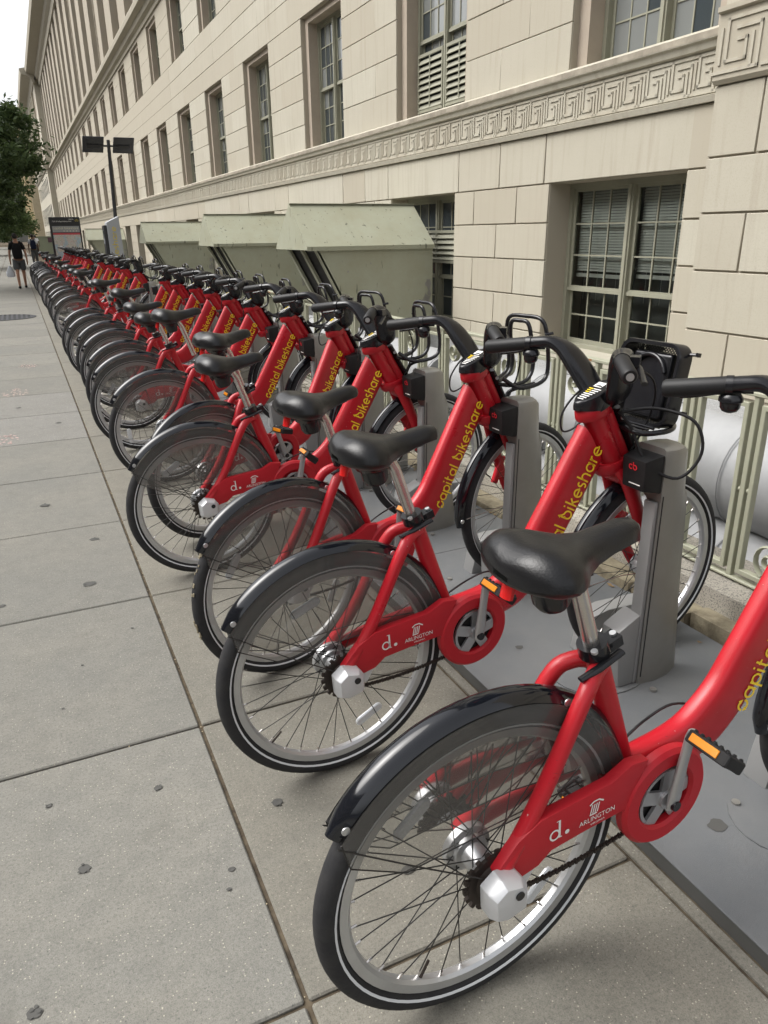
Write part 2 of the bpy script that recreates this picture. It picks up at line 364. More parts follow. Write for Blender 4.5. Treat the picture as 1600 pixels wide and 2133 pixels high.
# ------------------------------------------------------------------ mesh helpers
def V(*a):
    return Vector(a)
class MB:
    def __init__(s):
        s.v = []; s.f = []
    def add(s, vs_, fs):
        n = len(s.v)
        s.v += [tuple(p) for p in vs_]
        s.f += [tuple(i+n for i in f) for f in fs]
        return s
    def box(s, c, d, rot=None):
        hx, hy, hz = d[0]/2, d[1]/2, d[2]/2
        p = [V(x, y, z) for x in (-hx, hx) for y in (-hy, hy) for z in (-hz, hz)]
        if rot is not None:
            p = [rot @ q for q in p]
        c = V(*c)
        return s.add([q+c for q in p], [(0, 1, 3, 2), (4, 6, 7, 5), (0, 4, 5, 1), (2, 3, 7, 6), (0, 2, 6, 4), (1, 5, 7, 3)])
    def span(s, a, b):
        return s.box([(a[i]+b[i])/2 for i in range(3)], [abs(b[i]-a[i]) for i in range(3)])
    def loft(s, rings, cap=True, closed=False):
        n = len(rings[0]); vs_ = [p for r in rings for p in r]; fs = []
        m_ = len(rings)
        for i in range(m_ if closed else m_-1):
            j = (i+1) % m_
            for k in range(n):
                l = (k+1) % n
                fs.append((i*n+k, i*n+l, j*n+l, j*n+k))
        if cap and not closed:
            fs.append(tuple(range(n-1, -1, -1)))
            fs.append(tuple((m_-1)*n+k for k in range(n)))
        return s.add(vs_, fs)
    def tube(s, pts, r, n=8, cap=True, flat=None, closed=False):
        """r: radius, list, or list of (ra, rb); flat: preferred side vector for the first radius"""
        P = [V(*p) for p in pts]; m_ = len(P)
        rr = r if isinstance(r, (list, tuple)) else [r]*m_
        T = []
        for i in range(m_):
            if closed:
                t = P[(i+1) % m_]-P[i-1]
            else:
                t = P[min(i+1, m_-1)]-P[max(i-1, 0)]
            T.append(t.normalized())
        ref = V(*flat) if flat else (V(0, 0, 1) if abs(T[0].z) < 0.9 else V(1, 0, 0))
        rings = []
        u = (ref-T[0]*ref.dot(T[0])).normalized()
        for i in range(m_):
            if flat:
                u = (ref-T[i]*ref.dot(T[i])).normalized()
            else:
                u = (u-T[i]*u.dot(T[i])).normalized()
            w = T[i].cross(u)
            ra, rb = rr[i] if isinstance(rr[i], (list, tuple)) else (rr[i], rr[i])
            rings.append([P[i]+u*(ra*math.cos(2*PI*k/n))+w*(rb*math.sin(2*PI*k/n)) for k in range(n)])
        return s.loft(rings, cap, closed)
    def cyl(s, a, b, r, r2=None, n=16):
        return s.tube([a, b], [r, r if r2 is None else r2], n)
    def lathe(s, prof, c=(0, 0, 0), n=48, a0=0.0, a1=2*PI, closed_prof=True):
        """revolve profile [(radius, y)] round the y axis through c (in the xz plane)"""
        full = abs(a1-a0-2*PI) < 1e-6
        m_ = n if full else n+1
        rings = []
        for i in range(m_):
            a = a0+(a1-a0)*i/n
            rings.append([V(c[0]+r*math.cos(a), c[1]+y, c[2]+r*math.sin(a)) for r, y in prof])
        if closed_prof:
            return s.loft(rings, cap=not full, closed=full)
        k = len(prof); vs_ = [p for r in rings for p in r]; fs = []
        for i in range(m_ if full else m_-1):
            j = (i+1) % m_
            for q in range(k-1):
                fs.append((i*k+q, i*k+q+1, j*k+q+1, j*k+q))
        return s.add(vs_, fs)
    def prism_y(s, poly, y0, y1):
        """polygon [(x,z)] extruded along y"""
        n = len(poly)
        vs_ = [(x, y0, z) for x, z in poly]+[(x, y1, z) for x, z in poly]
        fs = [tuple(range(n)), tuple(range(2*n-1, n-1, -1))]+[(i, i+n, (i+1) % n+n, (i+1) % n) for i in range(n)]
        return s.add(vs_, fs)
    def prism_z(s, poly, z0, z1, poly2=None):
        n = len(poly); p2 = poly2 or poly
        vs_ = [(x, y, z0) for x, y in poly]+[(x, y, z1) for x, y in p2]
        fs = [tuple(range(n-1, -1, -1)), tuple(range(n, 2*n))]+[(i, (i+1) % n, (i+1) % n+n, i+n) for i in range(n)]
        return s.add(vs_, fs)
    def ribbon(s, pts, w, y, z0=None):
        """flat stroke in the local (u,v) plane handled by caller: pts 2D, returns quads with mitred joins"""
        P = [Vector((p[0], p[1])) for p in pts]; m_ = len(P); L = []; Rr = []
        for i in range(m_):
            if i == 0: t = (P[1]-P[0])
            elif i == m_-1: t = (P[-1]-P[-2])
            else: t = (P[i+1]-P[i]).normalized()+(P[i]-P[i-1]).normalized()
            if t.length < 1e-9: t = P[i]-P[i-1]
            t.normalize(); nrm = Vector((-t.y, t.x)); k = 1.0
            if 0 < i < m_-1:
                d = (P[i]-P[i-1]).normalized(); k = 1/max(0.5, abs(Vector((-d.y, d.x)).dot(nrm)))
            L.append(P[i]+nrm*w/2*k); Rr.append(P[i]-nrm*w/2*k)
        vs_ = [(q.x, q.y, y) for q in L]+[(q.x, q.y, y) for q in Rr]
        return s.add(vs_, [(i, i+m_, i+1+m_, i+1) for i in range(m_-1)])
    def xf(s, fn):
        s.v = [tuple(fn(V(*p))) for p in s.v]
        return s
    def mesh(s, name, m_=None, smooth=35, bevel=0, seg=2):
        me = bpy.data.meshes.new(name)
        me.from_pydata(s.v, [], s.f)
        bm = bmesh.new(); bm.from_mesh(me)
        bmesh.ops.recalc_face_normals(bm, faces=bm.faces)
        if bevel:
            ed = [e for e in bm.edges if len(e.link_faces) == 2 and e.calc_face_angle(0) > R(35)]
            bmesh.ops.bevel(bm, geom=ed, offset=bevel, segments=seg, affect='EDGES', profile=0.6, clamp_overlap=True)
        bm.to_mesh(me); bm.free()
        if smooth:
            me.shade_smooth()
            me.set_sharp_from_angle(angle=R(smooth))
        if m_:
            me.materials.append(MATS[m_])
        return me
    def build(s, name, m_, parent=None, smooth=35, bevel=0, seg=2, loc=None):
        return obj(name, s.mesh(name, m_, smooth, bevel, seg), parent, loc)

def obj(name, me, parent=None, loc=None, rot=None):
    o = bpy.data.objects.new(name, me)
    COL.objects.link(o)
    if parent is not None:
        o.parent = parent
    if loc is not None:
        o.location = loc
    if rot is not None:
        o.rotation_euler = rot
    return o
def tag(o, label=None, cat=None, group=None, kind=None):
    if label: o['label'] = label
    if cat: o['category'] = cat
    if group: o['group'] = group
    if kind: o['kind'] = kind
    return o
def empty(name, loc=(0, 0, 0), rz=0.0):
    o = bpy.data.objects.new(name, None)
    COL.objects.link(o)
    o.location = loc
    o.rotation_euler = (0, 0, rz)
    o.empty_display_size = 0.2
    return o
def copy_tree(o, parent=None, skip=()):
    c = o.copy()
    COL.objects.link(c)
    c.parent = parent
    for ch in o.children:
        if ch.name.split('.')[0] not in skip:
            copy_tree(ch, c, skip)
    return c
def arc(cx, cy, r, a0, a1, n=10):
    return [(cx+r*math.cos(R(a0+(a1-a0)*i/n)), cy+r*math.sin(R(a0+(a1-a0)*i/n))) for i in range(n+1)]

# ------------------------------------------------------------------ lettering
# rounded geometric stroke letters: x-height 1, stroke lists in letter space
def glyph(ch):
    S = []; w = 1.0
    bowl = arc(.5, .5, .42, 0, 360, 20)
    if ch == 'c': S = [arc(.5, .5, .42, 40, 320, 16)]; w = .95
    elif ch == 'C':   # the circling-arrow c
        S = [arc(.5, .5, .44, 60, 190, 10), arc(.5, .5, .44, 230, 370, 10)]; w = 1.05
    elif ch == 'a': S = [bowl, [(.92, 0), (.92, .96)]]; w = 1.12
    elif ch == 'p': S = [bowl, [(.08, -.45), (.08, .96)]]; w = 1.05
    elif ch == 'i': S = [[(.1, 0), (.1, .95)], [(.1, 1.2), (.1, 1.4)]]; w = .38
    elif ch == 't': S = [[(.15, 1.4), (.15, .25)]+arc(.37, .25, .22, 180, 270, 5)+[(.5, .03)], [(0, .95), (.5, .95)]]; w = .68
    elif ch == 'l': S = [[(.1, 0), (.1, 1.45)]]; w = .38
    elif ch == 'b': S = [bowl, [(.08, .5), (.08, 1.45)]]; w = 1.05
    elif ch == 'B':   # b with the arrow hook
        S = [arc(.5, .5, .42, 130, 450, 18)+[(.30, 1.06), (.14, 1.25)], [(.08, .55), (.08, 1.3)]]; w = 1.05
    elif ch == 'k': S = [[(.1, 0), (.1, 1.45)], [(.7, .95), (.12, .45)], [(.34, .6), (.75, 0)]]; w = .88
    elif ch == 'e': S = [[(.1, .5), (.92, .5)]+arc(.5, .5, .42, 0, 315, 16)]; w = 1.02
    elif ch == 's': S = [arc(.38, .72, .23, 50, 270, 9)+arc(.38, .27, .23, 90, -130, 9)[1:]]; w = .76
    elif ch == 'h': S = [[(.1, 0), (.1, 1.45)], [(.1, .5)]+arc(.46, .55, .36, 180, 0, 10)+[(.82, 0)]]; w = 1.0
    elif ch == 'r': S = [[(.1, 0), (.1, .95)], [(.1, .5)]+arc(.46, .52, .36, 180, 85, 6)]; w = .60
    elif ch == ' ': w = .55
    return S, w
def stroke_text(txt, size, weight=0.17):
    """2D ribbon mesh, returns (MB in uv plane, total width)"""
    mb = MB(); x = 0
    for ch in txt:
        S, w = glyph(ch)
        for st in S:
            mb.ribbon([((x+a)*size, b_*size) for a, b_ in st], weight*size, 0)
        if ch == 'C':
            for (ax, ay, d) in ((.5+.44*math.cos(R(60)), .5+.44*math.sin(R(60)), -30), (.5+.44*math.cos(R(230)), .5+.44*math.sin(R(230)), 150)):
                t = [(ax+.26*math.cos(R(d+q)), ay+.26*math.sin(R(d+q))) for q in (0, 120, 240)]
                mb.add([((x+a)*size, b_*size, 0) for a, b_ in t], [(0, 1, 2)])
        if ch == 'B':
            t = [(-.14, 1.22), (.30, 1.22), (.08, 1.58)]
            mb.add([((x+a)*size, b_*size, 0) for a, b_ in t], [(0, 1, 2)])
        x += w+.10
    return mb, x*size
def font_mesh(txt, size, width=None):
    """text in Blender's built-in font as flat MB in the uv plane"""
    cu = bpy.data.curves.new('lettering', 'FONT')
    cu.body = txt; cu.size = size; cu.resolution_u = 2
    o = bpy.data.objects.new('lettering', cu); COL.objects.link(o)
    bpy.context.view_layer.update()
    ev = o.evaluated_get(bpy.context.evaluated_depsgraph_get())
    me = ev.to_mesh()
    mb = MB(); mb.v = [tuple(v.co) for v in me.vertices]; mb.f = [tuple(p.vertices) for p in me.polygons]
    ev.to_mesh_clear()
    bpy.data.objects.remove(o); bpy.data.curves.remove(cu)
    if width and mb.v:
        w = max(v[0] for v in mb.v); k = width/w
        mb.v = [(v[0]*k, v[1], v[2]) for v in mb.v]
    return mb

# ------------------------------------------------------------------ ground, sidewalk, platform
gm = MB(); gm.add([(-400, -60, -.46), (400, -60, -.46), (400, 900, -.46), (-400, 900, -.46)], [(0, 1, 2, 3)])
tag(gm.build('ground', 'asphalt', smooth=0), kind='structure')
walk = MB(); walk.add([(-4.2, -4, -.009), (2.3, -4, -.009), (2.3, 60, -.009), (-4.2, 60, -.009)], [(0, 1, 2, 3)])
walk.add([(-4.2, 60, -.009), (5.6, 60, -.009), (5.6, 420, -.009), (-4.2, 420, -.009)], [(0, 1, 2, 3)])
walk.span((-4.35, -4, -.46), (-4.2, 420, -.01))
side = tag(walk.build('sidewalk', 'joint_dirt', smooth=0), kind='structure')
colx = [-4.19, -2.72, -1.72, -.705, .290, 1.135]
JO = 1.015
rng = random.Random(3)
slab_cache = {}
def slab_mesh(w, l, m_):
    k = (round(w, 3), round(l, 3), m_)
    if k not in slab_cache:
        slab_cache[k] = MB().box((0, 0, -.02), (w, l, .04)).mesh('slab', m_, 30, .004, 1)
    return slab_cache[k]
for j in range(-4, 34):
    for i in range(5):
        x0, x1 = colx[i], colx[i+1]
        y0 = JO+.9965*j
        if i < 3 and (y0 > 26): pass
        m_ = 'slab_rough' if (i <= 3 and j in (5, 6) and i < 4) else ('slab_b' if i == 4 else 'slab')
        g = .0058
        obj('slab', slab_mesh(x1-x0-2*g, .9965-1.6*g, m_), side, ((x0+x1)/2, y0+.498, rng.uniform(-.0012, .0012)))
far_w = MB()
for i in range(5):
    x0, x1 = colx[i], colx[i+1]
    for j in range(34, 140):
        far_w.span((x0+.01, JO+.9965*j+.006, -.04), (x1-.01, JO+.9965*(j+1)-.006, 0))
tag(far_w.build('slab_field', 'slab', side, smooth=0), kind='stuff')
# filler grit in the joints
grit = MB()
for _ in range(110):
    t = rng.random()
    if t < .55:
        p = (.290+rng.uniform(-.008, .008), rng.uniform(.3, 9))
    else:
        p = (rng.uniform(-.7, 1.1), JO+.9965*rng.randint(-1, 7)+rng.uniform(-.006, .006))
    s_ = rng.uniform(.001, .003)
    grit.box((p[0], p[1], -.006+rng.uniform(0, .004)), (s_*1.4, s_, s_), Matrix.Rotation(rng.uniform(0, 3), 3, 'Z'))
tag(grit.build('joint_grit', 'pebble', side, smooth=0), kind='stuff')
def blotch(cx, cy, r, z=.0022, seed=0, ex=1.0):
    q = random.Random(seed); n = 20
    A = [(q.uniform(.03, .12)/j_**.5, q.uniform(0, 6.28)) for j_ in (1, 2, 3, 4, 5)]
    f_ = lambda a: 1+sum(k_*math.sin((j_+2)*a+p_) for j_, (k_, p_) in enumerate(A))
    return [(cx+r*ex*f_(2*PI*i/n)*math.cos(2*PI*i/n), cy+r*f_(2*PI*i/n)*math.sin(2*PI*i/n), z) for i in range(n)]
for i, (x, y, r) in enumerate([(-.09, 1.57, .0125), (.12, 1.78, .0095), (-.16, 1.84, .007), (-.08, 4.46, .022), (.13, 3.79, .018), (.06, 3.25, .022), (.405, 1.58, .0125), (.235, 1.41, .007), (-.29, 3.19, .013), (.215, 1.355, .005), (-.21, 1.23, .012), (.62, 1.22, .012), (-.45, 5.3, .02), (.1, 6.6, .02), (-.2, 7.4, .02), (-.1, 2.3, .004), (.18, 2.75, .005), (-.02, 2.55, .004)]):
    mb = MB(); p = blotch(0, 0, r, 0, i, 1.25); mb.add(p, [tuple(range(len(p)))])
    q = random.Random(i)
    for _ in range(5):
        a_ = q.uniform(0, 6.28); d_ = r*q.uniform(.7, 1.25); p = blotch(d_*math.cos(a_), d_*math.sin(a_), r*q.uniform(.12, .4), 0, i*7+_); mb.add(p, [tuple(range(len(p)))])
    mb.v = [(v[0], v[1], .00002*n_) for n_, v in enumerate(mb.v)]
    mb.build('gum_stain', 'gum', side, 0, loc=(x, y, .0024))
for i, (x, y, r) in enumerate([(-.22, 8.2, .13), (-.3, 6.2, .10), (-.08, 9.9, .10)]):
    mb = MB()
    q = random.Random(i)
    for _ in range(60):
        a, d = q.uniform(0, 6.28), r*math.sqrt(q.random()); s_ = q.uniform(.004, .011)
        p = blotch(d*math.cos(a), 1.6*d*math.sin(a), s_, 0, _)
        mb.add(p, [tuple(range(len(p)))])
    mb.build('chalk_mark', 'pink_chalk', side, 0, loc=(x, y, .0024))
# round iron grate let into the pavement
gr = empty('drain_grate', (-.42, 16.4, .002))
tag(gr, 'round dark iron grate let into the pale sidewalk', 'grate')
mb = MB(); n = 32
mb.add([(.56*math.cos(2*PI*i/n), .56*math.sin(2*PI*i/n), .0) for i in range(n)], [tuple(range(n))])
mb.build('pit', 'hood_dark', gr, 0)
mb = MB()
ring = []
for a in range(n):
    c_, s_ = math.cos(2*PI*a/n), math.sin(2*PI*a/n)
    ring.append([V(.60*c_, .60*s_, .0), V(.60*c_, .60*s_, .008), V(.54*c_, .54*s_, .008), V(.54*c_, .54*s_, .0)])
mb.loft(ring, closed=True)
mb.build('rim', 'iron', gr, 0)
for i in range(-6, 7):
    x = i*.085; h = math.sqrt(max(0.0, .545**2-x*x))
    MB().span((x-.02, -h, .001), (x+.02, h, .007)).build('bar', 'iron', gr, 0)
# raised steel platform under the docks
PZ = .04
PX0, PX1 = 1.178, 2.085
plat = MB(); plat.span((PX0+.004, -2.0, -.03), (PX1, 30.0, PZ-.006))
platform = tag(plat.build('platform', 'plate_edge', smooth=0), kind='structure')
strip = MB(); strip.span((1.140, -2, -.045), (1.172, 32, -.003))
tag(strip.build('mortar_strip', 'slab_b', side, 0), None)
SP = .745; Y0 = .905
k = -1
while k < 39:
    a, b_ = Y0+SP*(k-.5), Y0+SP*(k+3.5)
    MB().span((PX0, a+.002, PZ-.005), (PX1, b_-.002, PZ)).build('platform_plate', 'plate', platform, 0, .0015, 1)
    k += 4
for x, y, s_ in ((1.50, .86, .022), (1.37, .97, .02), (1.42, 1.90, .012)):
    p = blotch(0, 0, s_, 0, int(y*100), 1.3); mb = MB(); mb.add(p, [tuple(range(len(p)))])
    mb.build('oil_stain', 'gum', platform, 0, loc=(x, y, PZ+.0016))
# granite kerb carrying the fence, with its broken mortar footing
kerb = empty('fence_kerb', (2.2, 0, 0)); tag(kerb, kind='structure')
q = random.Random(5)
y = -1.6
while y < 60:
    L = q.uniform(1.25, 1.7)
    MB().span((0, y+.004, -.44), (.34, y+L-.004, .165)).build('kerb_stone', 'granite', kerb, 30, .008, 2)
    y += L
y = -1.6
while y < 26:
    L = q.uniform(.16, .55)
    d = q.uniform(-.022, .016)
    MB().span((-.105+d, y+.003, -.05), (-.002, y+L-.003, .075+q.uniform(-.014, .014))).build('footing_stone', 'mortar', kerb, 30, .012, 2)
    y += L

# dry leaves and crumbs gathered along the kerb foot
q = random.Random(77); lf = MB()
for _ in range(130):
    y = q.uniform(.4, 12); x = 2.08-abs(q.gauss(0, .035)); s_ = q.uniform(.006, .02); a = q.uniform(0, 6.28)
    c_, d_ = math.cos(a)*s_, math.sin(a)*s_; z = PZ+.003
    lf.add([(x-c_, y-d_, z+q.uniform(0, .004)), (x+d_*.5, y-c_*.5, z+q.uniform(0, .008)), (x+c_, y+d_, z+q.uniform(0, .006)), (x-d_*.5, y+c_*.5, z+q.uniform(0, .008))], [(0, 1, 2, 3)])
tag(lf.build('leaf_litter', 'dry_leaf', kerb, 0, loc=(-2.2, 0, 0)), kind='stuff')

# ------------------------------------------------------------------ areaway floor behind the fence
aw = MB(); aw.span((2.50, -3, -.5), (5.6, 59.9, -.38))
tag(aw.build('areaway_floor', 'far_concrete', smooth=0), kind='structure')

# ------------------------------------------------------------------ fence
FX = 2.33; FZ0, FZ1 = .185, .885
MOD = .285
def fence_panel_meshes():
    out = {}
    mb = MB(); a, w = .026, .019
    y0, y1 = .036, MOD-.036
    z0, z1 = FZ0+.03, FZ1-.035
    for yy in (y0, y1):
        mb.span((-.015, yy-w/2, z0), (.015, yy+w/2, z1))
    for zz in (z0, z1):
        mb.span((-.015, y0-w/2, zz-w/2), (.015, y1+w/2, zz+w/2))
    out['frame'] = mb.mesh('panel_frame', 'sage_fence', 30, .002, 1)
    mb = MB(); mb.span((-.014, -.0105, FZ0), (.014, .0105, FZ1))
    out['bar'] = mb.mesh('bar', 'sage_fence', 30, .002, 1)
    mb = MB()
    for zz in ((z0+z1)/2,):
        for yy in (.0185, -.0185):
            rings = []
            for t in range(7):
                th = -PI/2+PI*t/6
                rings.append([V(.011*math.cos(th)*math.cos(2*PI*k_/8), yy+.008*math.sin(th), zz+.011*math.cos(th)*math.sin(2*PI*k_/8)) for k_ in range(8)])
            mb.loft(rings)
    out['ball'] = mb.mesh('spacer_ball', 'sage_fence', 60)
    # flat-iron scrolls at foot and head of a panel
    sp = []
    for t in range(26):
        a_ = t/25*3.4*PI; r_ = .012+.060*(t/25)**1.3
        sp.append((0, MOD/2-.012-r_*math.cos(a_)*.9, z0+.085+r_*math.sin(a_)))
    mb = MB(); mb.tube(sp, [(.015, .0055)]*26, 8, flat=(1, 0, 0))
    out['scroll'] = mb.mesh('scroll', 'sage_fence', 50)
    sp2 = [(0, MOD-p[1], z0+z1-p[2]) for p in sp]; mb = MB()
    mb.tube(sp2, [(.015, .0055)]*26, 8, flat=(1, 0, 0))
    out['scroll2'] = mb.mesh('scroll', 'sage_fence', 50)
    return out
fm = fence_panel_meshes()
fence = empty('iron_fence', (FX, 0, 0))
tag(fence, 'pale green iron fence of slim framed panels on the granite kerb', 'fence')
yA, nF = .655, 126
MB().span((-.020, yA-.8, FZ1), (.020, yA+MOD*nF, FZ1+.016)).build('top_rail', 'sage_fence', fence, 30, .003, 1)
MB().span((-.018, yA-.8, FZ0-.012), (.018, yA+MOD*nF, FZ0)).build('bottom_rail', 'sage_fence', fence, 30, .003, 1)
far_f = MB()
for i in range(nF):
    y = yA+MOD*i
    if i < 80:
        obj('bar', fm['bar'], fence, (0, y, 0))
        f_ = obj('panel_frame', fm['frame'], fence, (0, y, 0))
        if i < 40:
            obj('spacer_ball', fm['ball'], f_, (0, 0, 0))
        if i % 2 == 1 and i < 60:
            obj('scroll', fm['scroll'], f_, (0, 0, 0)); obj('scroll', fm['scroll2'], f_, (0, 0, 0))
    else:
        for me in (fm['bar'], fm['frame']):
            far_f.add([(v.co.x, v.co.y+y, v.co.z) for v in me.vertices], [tuple(p.vertices) for p in me.polygons])
tag(far_f.build('far_bars', 'sage_fence', fence, 0), kind='stuff')
q = random.Random(11)
for i in range(26):
    y = yA+q.uniform(0, 7); L = q.uniform(.02, .10)
    p = [(0, 0, 0)]; mb = MB()
    mb.span((-.0212, y, FZ1+.002), (-.0204, y+L, FZ1+.002+q.uniform(.004, .012)))
    mb.build('rust_patch', 'rust', fence, 0)

# ------------------------------------------------------------------ insulated ducts lying behind the fence
def duct(xc, zc, r, y0, y1, label, dx=0.0):
    root = empty('air_duct', (xc, y0, 0)); tag(root, label, 'duct', 'insulated ducts behind the fence')
    L = y1-y0; n = 28
    mb = MB()
    seg = int(L/.5)
    rings = []
    q = random.Random(int(y0*7+zc*100))
    for i in range(seg*6+1):
        t = i/(seg*6); rr = r*(1+.035*abs(math.sin(PI*i/6))**.6)+q.uniform(-.003, .003)
        rings.append([V(dx*t+rr*math.cos(2*PI*k_/n), L*t, zc+rr*math.sin(2*PI*k_/n)) for k_ in range(n)])
    mb.loft(rings)
    mb.build('duct_wrap', 'duct', root, 60)
    for i in range(seg+1):
        t = i/seg; yy = L*t; tilt = q.uniform(-.12, .12)
        pts = [V(dx*t+(r+.012)*math.cos(2*PI*k_/n), yy+tilt*r*math.cos(2*PI*k_/n), zc+(r+.012)*math.sin(2*PI*k_/n)) for k_ in range(n)]
        MB().tube(pts, .004, 5, closed=True).build('seam', 'duct_seam', root, 60)
duct(3.02, .34, .245, .2, 4.9, 'pale wrapped duct, upper of the two nearest, behind the green fence')
duct(2.92, -.12, .235, .2, 4.2, 'pale wrapped duct, lower of the two nearest, behind the green fence')
duct(2.98, .30, .25, 5.1, 9.2, 'pale wrapped duct behind the fence beside the nearest green hood')
duct(2.98, .28, .25, 10.6, 14.6, 'pale wrapped duct behind the fence between the first two green hoods')

# ------------------------------------------------------------------ the stone building
XW = 5.5; S_ = XW/3.7
def wz(z): return CAM_H+(z-CAM_H)*S_
BAY = 2.725*S_                      # 4.05
W0, W1 = 3.45*S_, 4.78*S_           # ground-floor window opening of bay 0
B0, B1 = 3.60*S_, 4.93*S_           # basement opening of bay 0
NB = 24
YEND = W0+BAY*NB-1.0
bld = empty('stone_building', (0, 0, 0))
tag(bld, 'long beige limestone building with rows of recessed windows and carved frieze', 'building')
Z = dict(base=.05, bsill=.155, bhead=wz(1.78), ledge0=wz(2.12), key0=wz(2.175), key1=wz(2.365), ledge1=wz(2.42), sill=wz(2.49), head=wz(3.97), sill2=wz(4.9), head2=wz(6.13), belt0=wz(6.2), belt1=wz(6.62), up0=9.35, up1=17.3, cor0=17.7, cor1=19.6)
YS = 5.02                           # the projecting corner pavilion lies nearer than this
# rough backing behind the facing stones
mb = MB(); XB = XW+.022
def rect(y0, y1, z0, z1, x=XB, d=.55):
    mb.span((x, y0, z0), (x+d, y1, z1))
rect(YS, YEND, Z['bhead'], Z['sill'])
rect(YS, YEND, Z['head'], Z['sill2'])
rect(YS, YEND, Z['head2'], Z['up0'])
rect(YS, YEND, -.5, Z['bsill'])
rect(YS, YEND, Z['up1'], 20.2)
for k in range(NB+1):
    a = BAY*k
    rect(YS if k == 0 else B1+a-BAY, B0+a, Z['bsill'], Z['bhead'])
    rect(YS if k == 0 else W1+a-BAY, W0+a, Z['sill'], Z['head'])
    rect(YS if k == 0 else W1+a-BAY, W0+a, Z['sill2'], Z['head2'])
    rect((YS if k == 0 else W1+a-BAY)+.1, W0+a-.1, Z['up0'], Z['up1'], XB-.03)
wall = mb.build('wall', 'stone_joint', bld, 0)
# solid dark interior so that nothing shows through the building
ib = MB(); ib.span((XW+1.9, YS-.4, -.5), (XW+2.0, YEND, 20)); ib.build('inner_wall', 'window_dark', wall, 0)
# reveals: the stone sides of every opening, one step in
for (z0, z1) in ((Z['sill'], Z['head']), (Z['sill2'], Z['head2'])):
    y0, y1 = W0, W1
    rv = MB()
    rv.span((XW+.09, y1-.16, z0), (XW+.42, y1+.02, z1))
    rv.span((XW+.09, y0-.02, z0), (XW+.42, y0+.16, z1))
    rv.span((XW+.09, y0+.16, z1-.10), (XW+.42, y1-.16, z1+.02))
    rme = rv.mesh('window_reveal', 'stone_reveal', 0)
    for k in range(NB):
        obj('window_reveal', rme, wall, (0, BAY*k, 0))
# facing stones
stone_cache = {}
stones_far = MB(); n_st = [0]
STONES = []
def stone(y0, y1, z0, z1, x=XW, proud=.012, m_='limestone', j=.0050, z=None):
    STONES.append((y0+j, y1-j, z0+j, z1-j, x, proud, m_))
def zs(a, b_, n): return [a+(b_-a)*i/n for i in range(n+1)]
q = random.Random(21)
for k in range(NB+1):
    a = BAY*k
    # ground floor piers: five courses, grooves run level
    y0, y1 = (YS if k == 0 else W1+a-BAY), min(W0+a, YEND)
    if y1-y0 > .2:
        for i, (z0, z1) in enumerate(zip(zs(Z['sill'], Z['head'], 5)[:-1], zs(Z['sill'], Z['head'], 5)[1:])):
            if y1-y0 > 1.2:
                c_ = y0+(y1-y0)*(.36 if i % 2 else .62)
                stone(y0, c_+.005, z0, z1); stone(c_-.005, y1, z0, z1)
            else:
                stone(y0, y1, z0, z1)
        for i, (z0, z1) in enumerate(zip(zs(Z['sill2'], Z['head2'], 4)[:-1], zs(Z['sill2'], Z['head2'], 4)[1:])):
            stone(y0, y1, z0, z1)
    # courses between the storeys
    yb = YS if k == 0 else W0+a-BAY+.66
    ye = min(W0+a+.66, YEND)
    if ye-yb > .3:
        for i, (z0, z1) in enumerate(zip(zs(Z['head'], Z['sill2'], 3)[:-1], zs(Z['head'], Z['sill2'], 3)[1:])):
            stone(yb-.0045, (yb+ye)/2+.004, z0, z1); stone((yb+ye)/2-.004, ye+.004, z0, z1)
    # basement piers: courses of separate drafted blocks
    y0, y1 = (YS if k == 0 else B1+a-BAY), min(B0+a, YEND)
    if y1-y0 > .15:
        lv = [Z['base']+.0, wz(.68), wz(.96), wz(1.235), wz(1.505), Z['bhead']]
        for i in range(5):
            z0, z1 = lv[i], lv[i+1]
            if y1-y0 < .6:
                stone(y0, y1, z0, z1, j=.009); continue
            w = y1-y0
            cuts = [0, .36, .64+.1, 1] if i % 2 == 0 else [0, .5, 1]
            if i % 2 == 0: cuts = [0, .30, .76, 1]
            for c0, c1 in zip(cuts[:-1], cuts[1:]):
                stone(y0+w*c0, y0+w*c1, z0, z1, j=.0072)
    # top basement course under the frieze
    yb = YS if k == 0 else B1+a-BAY+.02
    if k == 0: stone(YS, B0+.0, Z['bhead'], Z['ledge0'], j=.0072)
    if k < NB:
        stone(B0+a-.10, B1+a+.10, Z['bhead'], Z['ledge0'], j=.0072)
        stone(B1+a+.10, B1+a+1.0, Z['bhead'], Z['ledge0'], j=.0072)
        stone(B1+a+1.0, B0+a+BAY-.10, Z['bhead'], Z['ledge0'], j=.0072)
# pavilion at the near corner, standing 14 cm proud, with its own courses
XP = XW-.14
pv = MB()
pv.span((XP+.022, -4, -.5), (XP+.5, YS-.004, 6.8))
pv.build('pavilion_wall', 'stone_joint', wall, 0)
pc = [.10, .61, 1.11, 1.57, 2.0, 2.53]
for i in range(5):
    z0, z1 = pc[i], pc[i+1]
    e = YS
    wds = ([1.5, 1.5, 1.5] if i in (1, 3) else [.48, 1.0, .5, 1.0, .5, 1.0])
    for w in wds:
        stone(e-w, e, z0, z1, x=XP, proud=.016, j=.0085); e -= w
for i in range(5):
    z0 = 3.06+.46*i; e = YS
    for w in ([1.6, 1.6] if i % 2 else [.8, 1.6, .8]):
        stone(e-w, e, z0, z0+.46, x=XP); e -= w
def stone_size_mesh(w, h, d, m_):
    k = (round(w, 2), round(h, 2), round(d, 3), m_)
    if k not in stone_cache:
        stone_cache[k] = MB().box((d/2, 0, 0), (d, w, h)).mesh('stone_block', m_, 40, .004, 1)
    return stone_cache[k]
STONES.sort(key=lambda s: s[0]+(0 if s[3] < 5.3 else 9))
